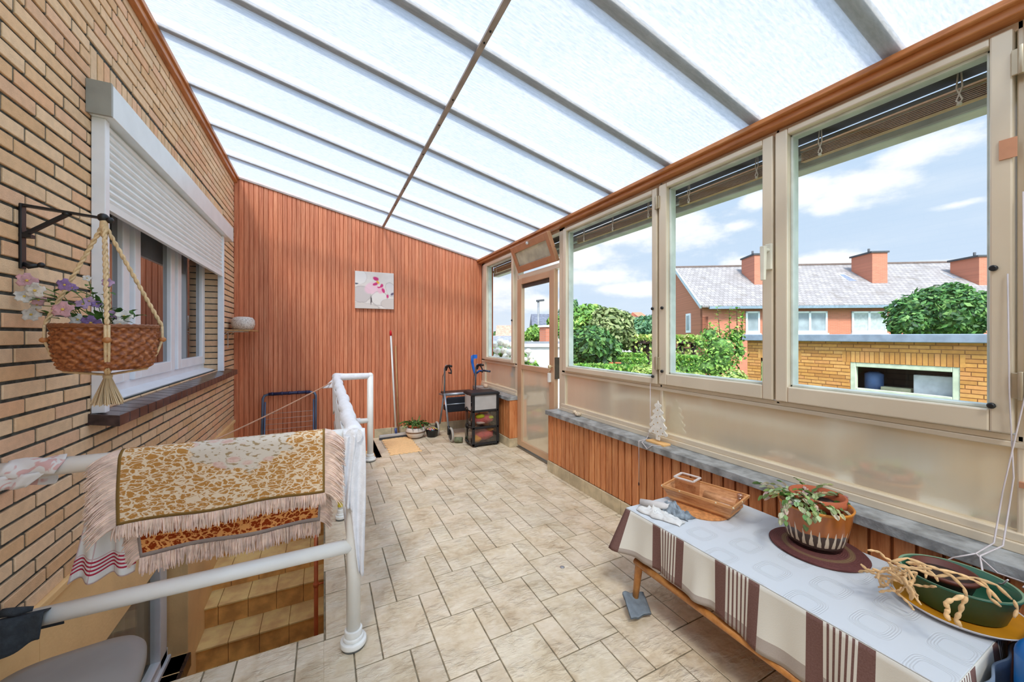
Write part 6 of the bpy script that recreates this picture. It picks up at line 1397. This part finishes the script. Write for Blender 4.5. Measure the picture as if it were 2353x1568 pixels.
m_ = MB(); m_.box(GX_ - .10, GX_ + 4.1, GY0, GY1 + .08, GT, GT + .125); obj('flat_roof', m_, mat('zinc_edge', (150, 162, 178), .45, .2), GA, bevel=.01)
m_ = MB(); gw = .075
M_GWF = mat('pale_green_frame', (208, 216, 188), .4)
for (a, b, s, t) in ((wy0, wy0 + gw, wz0, wz1), (wy1 - gw, wy1, wz0, wz1), (wy0 + gw, wy1 - gw, wz0, wz0 + gw), (wy0 + gw, wy1 - gw, wz1 - gw, wz1)): m_.box(GX_ + .0, GX_ + .08, a, b, s, t)
fo = obj('window_frame', m_, M_GWF, GA, bevel=.008); m_ = MB(); m_.poly([(GX_ + .04, wy0 + .02, wz0 + .02), (GX_ + .04, wy1 - .02, wz0 + .02), (GX_ + .04, wy1 - .02, wz1 - .02), (GX_ + .04, wy0 + .02, wz1 - .02)]); obj('pane', m_, M_GLASS, fo)
m_ = MB(); m_.box(GX_ - .05, GX_ + .05, wy0 - .03, wy1 + .03, wz0 - .04, wz0); obj('window_ledge', m_, mat('ledge_grey', (150, 156, 160), .6), GA)
m_ = MB(); m_.box(GX_ + .02, GX_ + .1, hy0, hy0 + .07, GZ0, .95); m_.box(GX_ + .02, GX_ + .1, hy1 - .07, hy1, GZ0, .95); m_.box(GX_ + .02, GX_ + .1, hy0, hy1, .88, .95); do = obj('door_frame', m_, mat('green_frame', (150, 184, 120), .5), GA)
m_ = MB(); m_.box(GX_ + .06, GX_ + .07, hy0, hy1, GZ0, .95); obj('door_glass', m_, mat('dark_door_glass', (22, 34, 22), .1), do)
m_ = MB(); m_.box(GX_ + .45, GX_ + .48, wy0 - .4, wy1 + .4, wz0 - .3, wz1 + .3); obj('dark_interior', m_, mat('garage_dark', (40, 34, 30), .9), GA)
m_ = MB(); m_.box(GX_ + .15, GX_ + .35, 2.0, 2.42, .45, .80); tag(obj('storage_box', m_, mat('white_board', (206, 208, 214), .5), bevel=.01, origin=(GX_ + .2, 2.2, .5)), 'white box standing behind the garage window glass', 'box')
m_ = MB(); m_.lathe([(.09, .45), (.12, .50), (.12, .76), (.06, .80)], GX_ + .28, 2.93, 20); tag(obj('blue_container', m_, mat('dull_blue', (70, 96, 140), .5), origin=(GX_ + .28, 2.93, .5)), 'dull blue container inside the garage window', 'container')
m_ = MB(); m_.box(GX_ + .15, GX_ + .3, 2.45, 2.8, .52, .57); tag(obj('pale_tray', m_, mat('pale_tray', (186, 182, 150), .5), origin=(GX_ + .2, 2.6, .54)), 'flat pale tray lying inside the garage window', 'tray')

# --- row of brick houses
DL = math.radians(6.0); RV = Vector((CS, -SN, 0)); FV = Vector((SN, CS, 0))
AX = RV * math.cos(DL) - FV * math.sin(DL); BX = RV * math.sin(DL) + FV * math.cos(DL)
d0 = 20.7; r0 = (1614 - CX) / FPX * d0; O = FV * d0 + RV * r0; ZE = HC + (HY - 707) / FPX * d0; DEP = 4.3; ZR = HC + (HY - 618) / FPX * (d0 + DEP)
def P3(a, b, z): v = O + AX * a + BX * b; return Vector((v.x, v.y, z))
def fa(px): k = (px - CX) / FPX; return (k * d0 - r0) / (math.cos(DL) + k * math.sin(DL))
def fz(a, py): d = d0 - a * math.sin(DL); return HC + (HY - py) / FPX * d
LEN = 20.0
HS = thing('row_houses', 'red brick terraced houses with a grey tiled roof across the gardens', 'house', tuple(P3(8, 4, GZ0)))
def fbrick(name, c, cm):
    m, N = newmat(name); co = N.n('ShaderNodeTexCoord').outputs['Object']
    rt = N.n('ShaderNodeMapping', i0=co, i2=(0, 0, TH + DL)).outputs[0]; sp = N.n('ShaderNodeSeparateXYZ', i0=rt)
    v = N.n('ShaderNodeCombineXYZ', i0=sp.outputs[0], i1=sp.outputs[2]).outputs[0]
    b = N.n('ShaderNodeTexBrick', Vector=v, Color1=col4(c), Color2=col4(tuple(int(q * .92) for q in c)), Mortar=col4(cm), Scale=1.0); b.inputs['Brick Width'].default_value = .22; b.inputs['Row Height'].default_value = .065; b.inputs['Mortar Size'].default_value = .006
    out(N, N.n('ShaderNodeBsdfPrincipled', Base_Color=b.outputs[0], Roughness=.9).outputs[0]); return m
M_RB = fbrick('facade_brick', (200, 122, 94), (176, 130, 112)); M_BB = M_RB
zb1 = fz(0, 728)
m_ = MB(); m_.hexa([P3(0, 0, GZ0), P3(LEN, 0, GZ0), P3(LEN, .3, GZ0), P3(0, .3, GZ0), P3(0, 0, zb1), P3(LEN, 0, zb1), P3(LEN, .3, zb1), P3(0, .3, zb1)]); obj('brick_front', m_, M_RB, HS)
m_ = MB(); m_.hexa([P3(0, .01, zb1), P3(LEN, .01, zb1), P3(LEN, .3, zb1), P3(0, .3, zb1), P3(0, .01, ZE), P3(LEN, .01, ZE), P3(LEN, .3, ZE), P3(0, .3, ZE)])
m_.extrude([P3(0, .0, GZ0), P3(0, 2 * DEP, GZ0), P3(0, 2 * DEP, ZE), P3(0, DEP, ZR - .1), P3(0, 0, ZE)], AX * .3); m_.extrude([P3(LEN, .0, GZ0), P3(LEN, 2 * DEP, GZ0), P3(LEN, 2 * DEP, ZE), P3(LEN, DEP, ZR - .1), P3(LEN, 0, ZE)], AX * -.3)
obj('brick_gable', m_, M_BB, HS)
def rooft():
    m, N = newmat('grey_roof_tiles'); co = N.n('ShaderNodeTexCoord').outputs['Object']
    rt = N.n('ShaderNodeMapping', i0=co, i2=(0, 0, TH + DL)).outputs[0]; sp = N.n('ShaderNodeSeparateXYZ', i0=rt)
    v = N.n('ShaderNodeCombineXYZ', i0=sp.outputs[0], i1=N.m('MULTIPLY', sp.outputs[2], 1.8)).outputs[0]
    b = N.n('ShaderNodeTexBrick', Vector=v, Color1=col4((150, 144, 142)), Color2=col4((128, 122, 120)), Mortar=col4((98, 92, 90)), Scale=1.0); b.inputs['Brick Width'].default_value = .24; b.inputs['Row Height'].default_value = .28; b.inputs['Mortar Size'].default_value = .012; b.inputs['Bias'].default_value = -.2
    nz = N.n('ShaderNodeTexNoise', Vector=co, Scale=1.6, Detail=8.0).outputs[0]; c = N.mix(N.m('MULTIPLY', N.smooth(nz, .55, .7), .4), b.outputs[0], col4((102, 92, 80)))
    out(N, N.n('ShaderNodeBsdfPrincipled', Base_Color=c, Roughness=.9).outputs[0]); return m
m_ = MB(); ov = .15
for s_ in (0, 1):
    e0 = -.38 if s_ == 0 else 2 * DEP + .25; ze = ZE - .02
    p = [P3(-ov, e0, ze), P3(LEN, e0, ze), P3(LEN, DEP, ZR), P3(-ov, DEP, ZR)]; m_.extrude(p, (0, 0, .10))
obj('tiled_roof', m_, rooft(), HS)
M_VERGE = mat('verge_white', (196, 206, 216), .5)
m_ = MB(); m_.beam(P3(-ov - .02, -.27, ZE + .02), P3(-ov - .02, DEP, ZR + .04), .10, .20); m_.beam(P3(-ov - .02, 2 * DEP + .27, ZE + .02), P3(-ov - .02, DEP, ZR + .04), .10, .20); obj('verge_board', m_, M_VERGE, HS)
m_ = MB(); m_.beam(P3(.2, -.40, ZE - .04), P3(LEN, -.40, ZE - .04), .16, .14); obj('gutter', m_, mat('zinc_gutter', (132, 148, 160), .4, .3), HS)
m_ = MB(); m_.beam(P3(-ov, DEP, ZR + .10), P3(LEN, DEP, ZR + .10), .24, .10); obj('ridge', m_, mat('ridge_tile', (112, 96, 88), .9), HS)
def roofpt(px, py):
    k = (px - CX) / FPX; a = fa(px)
    for _ in range(40):
        b = 0.0; lo, hi = 0.0, DEP
        for _2 in range(30):
            b = (lo + hi) / 2; z = ZE + (ZR - ZE) * b / DEP; a = (k * (d0 + b * math.cos(DL)) - (r0 + b * math.sin(DL))) / (math.cos(DL) + k * math.sin(DL)); d = d0 + b * math.cos(DL) - a * math.sin(DL); py_ = HY - FPX * (z - HC) / d
            if py_ > py: lo = b
            else: hi = b
        break
    return a, b, ZE + (ZR - ZE) * b / DEP
M_CHIMSHADOW = mat('chimney_shadow_tone', (66, 80, 96), .5)  # dark tone of the shadow each chimney throws on the tiles
for i, (pl, pr_, pt_, pbm) in enumerate([(1724, 1757, 586, 665), (1990, 2040, 581, 662), (2230, 2300, 590, 668)]):
    a0, b0_, z0_ = roofpt((pl + pr_) / 2, pbm - 2); wv_ = abs(fa(pr_) - fa(pl)) * 1.05; dT = (d0 + b0_ * math.cos(DL) - a0 * math.sin(DL)); zt_ = HC + (HY - pt_) / FPX * dT
    m_ = MB(); m_.extrude([P3(a0 - wv_ * .22, b0_, z0_ - .3), P3(a0 + wv_ * .5, b0_, z0_ - .3), P3(a0 + wv_ * .5, b0_ + 1.5, z0_ - .3), P3(a0 - wv_ * .22, b0_ + 1.5, z0_ - .3)], (0, 0, zt_ - z0_ + .3))
    ch = obj('chimney', m_, M_RB if i < 3 else M_BB, HS)
    m_ = MB(); cc_ = P3(a0 + wv_ * .14, b0_ + .75, zt_ + .04); m_.extrude([P3(a0 - wv_ * .3, b0_ - .06, zt_), P3(a0 + wv_ * .56, b0_ - .06, zt_), P3(a0 + wv_ * .56, b0_ + 1.56, zt_), P3(a0 - wv_ * .3, b0_ + 1.56, zt_)], (0, 0, .09)); m_.cyl(cc_, cc_ + Vector((0, 0, .35)), .06, 8); obj('chimney_cap', m_, mat('cap_slab', (70, 72, 76), .7), ch)
    m_ = MB(); m_.extrude([P3(a0 - wv_ * .22 - .02, b0_ - .1, z0_ + .06), P3(a0 - wv_ * .22 - .02, b0_ + 1.5, ZE + (ZR - ZE) * (b0_ + 1.5) / DEP + .12), P3(a0 - wv_ * .22 - .45, b0_ + 1.5, ZE + (ZR - ZE) * (b0_ + 1.5) / DEP + .12), P3(a0 - wv_ * .22 - .35, b0_ + .8, ZE + (ZR - ZE) * (b0_ + .8) / DEP + .12)], (0, 0, .03)); obj('chimney_shadow', m_, M_CHIMSHADOW, ch)  # thin dark slab laid on the roof as the chimney's cast shadow
for i, (pl, pr_, pt_, pbm, dbl) in enumerate([(1713, 1745, 716, 766, 0), (1820, 1900, 716, 766, 1), (1956, 2036, 716, 766, 1), (2110, 2190, 716, 766, 1)]):
    a0, a1 = fa(pl), fa(pr_); z1_, z0_ = fz(a0, pt_), fz(a0, pbm); w_ = .09
    m_ = MB()
    def bx3(x0, x1, za, zb_, b0=-.06, b1=.05): m_.hexa([P3(x0, b0, za), P3(x1, b0, za), P3(x1, b1, za), P3(x0, b1, za), P3(x0, b0, zb_), P3(x1, b0, zb_), P3(x1, b1, zb_), P3(x0, b1, zb_)])
    bx3(a0, a0 + w_, z0_, z1_); bx3(a1 - w_, a1, z0_, z1_); bx3(a0, a1, z0_, z0_ + w_ * 1.3); bx3(a0, a1, z1_ - w_, z1_)
    if dbl: bx3((a0 + a1) / 2 - w_ * .6, (a0 + a1) / 2 + w_ * .6, z0_, z1_)
    bx3(a0 - .04, a1 + .04, z0_ - .07, z0_, -.12); wf_ = obj('window', m_, M_PVC, HS)
    m_ = MB(); bx3(a0, a1, z0_, z1_, -.02, .0); obj('pane', m_, mat('facade_pane', (150, 160, 166), .15, var=.1, vs=2) if i < 2 else mat('blind_pane', (172, 178, 178), .4), wf_)
m_ = MB(); bg_ = 1.7; zg1, zg0 = HC + (HY - 720) / FPX * 22.3, HC + (HY - 765) / FPX * 22.3
m_.hexa([P3(-.05, bg_, zg0), P3(-.05, bg_ + .75, zg0), P3(.05, bg_ + .75, zg0), P3(.05, bg_, zg0), P3(-.05, bg_, zg1), P3(-.05, bg_ + .75, zg1), P3(.05, bg_ + .75, zg1), P3(.05, bg_, zg1)]); wf_ = obj('window', m_, M_PVC, HS)
m_ = MB(); m_.hexa([P3(-.06, bg_ + .15, zg0 + .15), P3(-.06, bg_ + .60, zg0 + .15), P3(.0, bg_ + .60, zg0 + .15), P3(.0, bg_ + .15, zg0 + .15), P3(-.06, bg_ + .15, zg1 - .12), P3(-.06, bg_ + .60, zg1 - .12), P3(.0, bg_ + .60, zg1 - .12), P3(.0, bg_ + .15, zg1 - .12)]); obj('pane', m_, mat('facade_pane', (150, 160, 166), .15), wf_)
for (pl, pr_, pt_, pbm) in ((1922, 1972, 636, 657), (2160, 2200, 632, 650)):
    a0, b1_, z1_ = roofpt(pl, pt_); a1, b0_, z0_ = roofpt(pr_ + 6, pbm)
    m_ = MB(); q = [P3(a0, b0_, z0_ + .14), P3(a1, b0_, z0_ + .14), P3(a1 - .2, b1_, z1_ + .14), P3(a0 - .0, b1_, z1_ + .14)]; m_.extrude(q, (0, 0, .06)); sk_ = obj('skylight', m_, M_PVC, HS)
    c_ = sum(q, Vector()) / 4; m_ = MB(); m_.extrude([c_ + (p - c_) * .72 + Vector((0, 0, .065)) for p in q], (0, 0, .01)); obj('pane', m_, mat('skylight_pane', (120, 132, 150), .1), sk_)

# --- distant houses and lamp
def gable_house(label, pl, pr_, pe, prd, d, c_wall, c_roof, seed, side=.5, dep=5.0):
    a, b = at_d(pl, pe, d), at_d(pr_, pe, d); zr = HC + (HY - prd) / FPX * (d + dep / 2); t = thing('distant_house', label, 'house', tuple(((a + b) / 2).to_2d()) + (GZ0,)); f = FV * dep
    m_ = MB(); m_.extrude([(a.x, a.y, GZ0), (b.x, b.y, GZ0), (b.x + f.x, b.y + f.y, GZ0), (a.x + f.x, a.y + f.y, GZ0)], (0, 0, a.z - GZ0)); obj('walls', m_, mat('house_wall_%d' % seed, c_wall, .9), t)
    m_ = MB(); A, B_ = Vector((a.x, a.y, a.z)), Vector((b.x, b.y, a.z)); rl, rr_ = A + f * .5 + (B_ - A) * .02, B_ + f * .5 - (B_ - A) * .02; rl.z = rr_.z = zr; e0, e1 = A - FV * .3, B_ - FV * .3
    m_.poly([e0, e1, rr_, rl]); m_.poly([A + f, B_ + f, rr_, rl]); m_.poly([A, rl, A + f]); m_.poly([B_, rr_, B_ + f]); obj('roof', m_, mat('house_roof_%d' % seed, c_roof, .9, var=.15, vs=4), t); return t
gable_house('distant house with pinkish red roof in the corner window', 1138, 1186, 778, 748, 40, (150, 150, 154), (204, 140, 120), 1)
gable_house('distant grey slate roof house low in the corner window', 1128, 1196, 792, 772, 26, (206, 206, 204), (134, 136, 142), 2)
gable_house('distant white house with dark slate roof through the door glass', 1222, 1292, 752, 722, 34, (216, 214, 212), (96, 100, 112), 3)
gable_house('distant house with bright orange red roof above the far trees', 1464, 1486, 728, 718, 60, (170, 166, 160), (222, 120, 92), 4)
gable_house('distant pale grey house roofs above the far trees', 1430, 1470, 735, 722, 62, (212, 214, 216), (176, 182, 190), 5)
p = at_d(1258, 790, 12); m_ = MB(); m_.box(p.x - .12, p.x + .14, p.y - .1, p.y + .3, GZ0, at_d(1258, 752, 12).z); cst = tag(obj('brick_chimney', m_, M_RB, origin=(p.x, p.y, GZ0)), 'orange brick chimney stack beyond the white garden wall', 'chimney')
m_ = MB(); z = at_d(1258, 752, 12).z; m_.box(p.x - .16, p.x + .18, p.y - .14, p.y + .34, z, z + .06); obj('stack_cap', m_, M_PVC, cst)
lp = at_d(1237, 788, 18); lt = at_d(1237, 692, 18)
SL = thing('street_lamp', 'tall grey street lamp seen through the garden door glass', 'street lamp', (lp.x, lp.y, GZ0)); M_LP = mat('lamp_grey', (120, 124, 128), .5)
m_ = MB(); m_.tube([(lp.x, lp.y, GZ0), (lp.x, lp.y, lt.z)], [.07, .05], 8); obj('pole', m_, M_LP, SL)
m_ = MB(); m_.beam(Vector((lp.x, lp.y, lt.z)) - RV * .1, Vector((lp.x, lp.y, lt.z + .04)) + RV * .28, .16, .08); obj('lamp_head', m_, mat('lamp_dark', (60, 64, 70), .5), SL)
# far tree line
m_ = MB(); r_ = random.Random(41); bl = []
for i in range(46):
    px = 1000 + i * 31; p = at_d(px, 772, 105 + r_.uniform(-6, 6)); bl.append((p.x, p.y, -.5 + r_.uniform(-1, 1), 5.2 + r_.uniform(-1, 1), .7))
leaves(m_, bl, 9000, .8, GREENS['deep'] + GREENS['olive'], 43, .2)
for q in bl: m_.sphere(q[:3], q[3] * .9, 12, (.10, .17, .06), sz=q[4])
tag(obj('distant_treeline', m_, M_FOL, origin=(40, 60, GZ0)), 'band of distant treetops along the horizon beyond the houses', 'trees', kind='stuff')
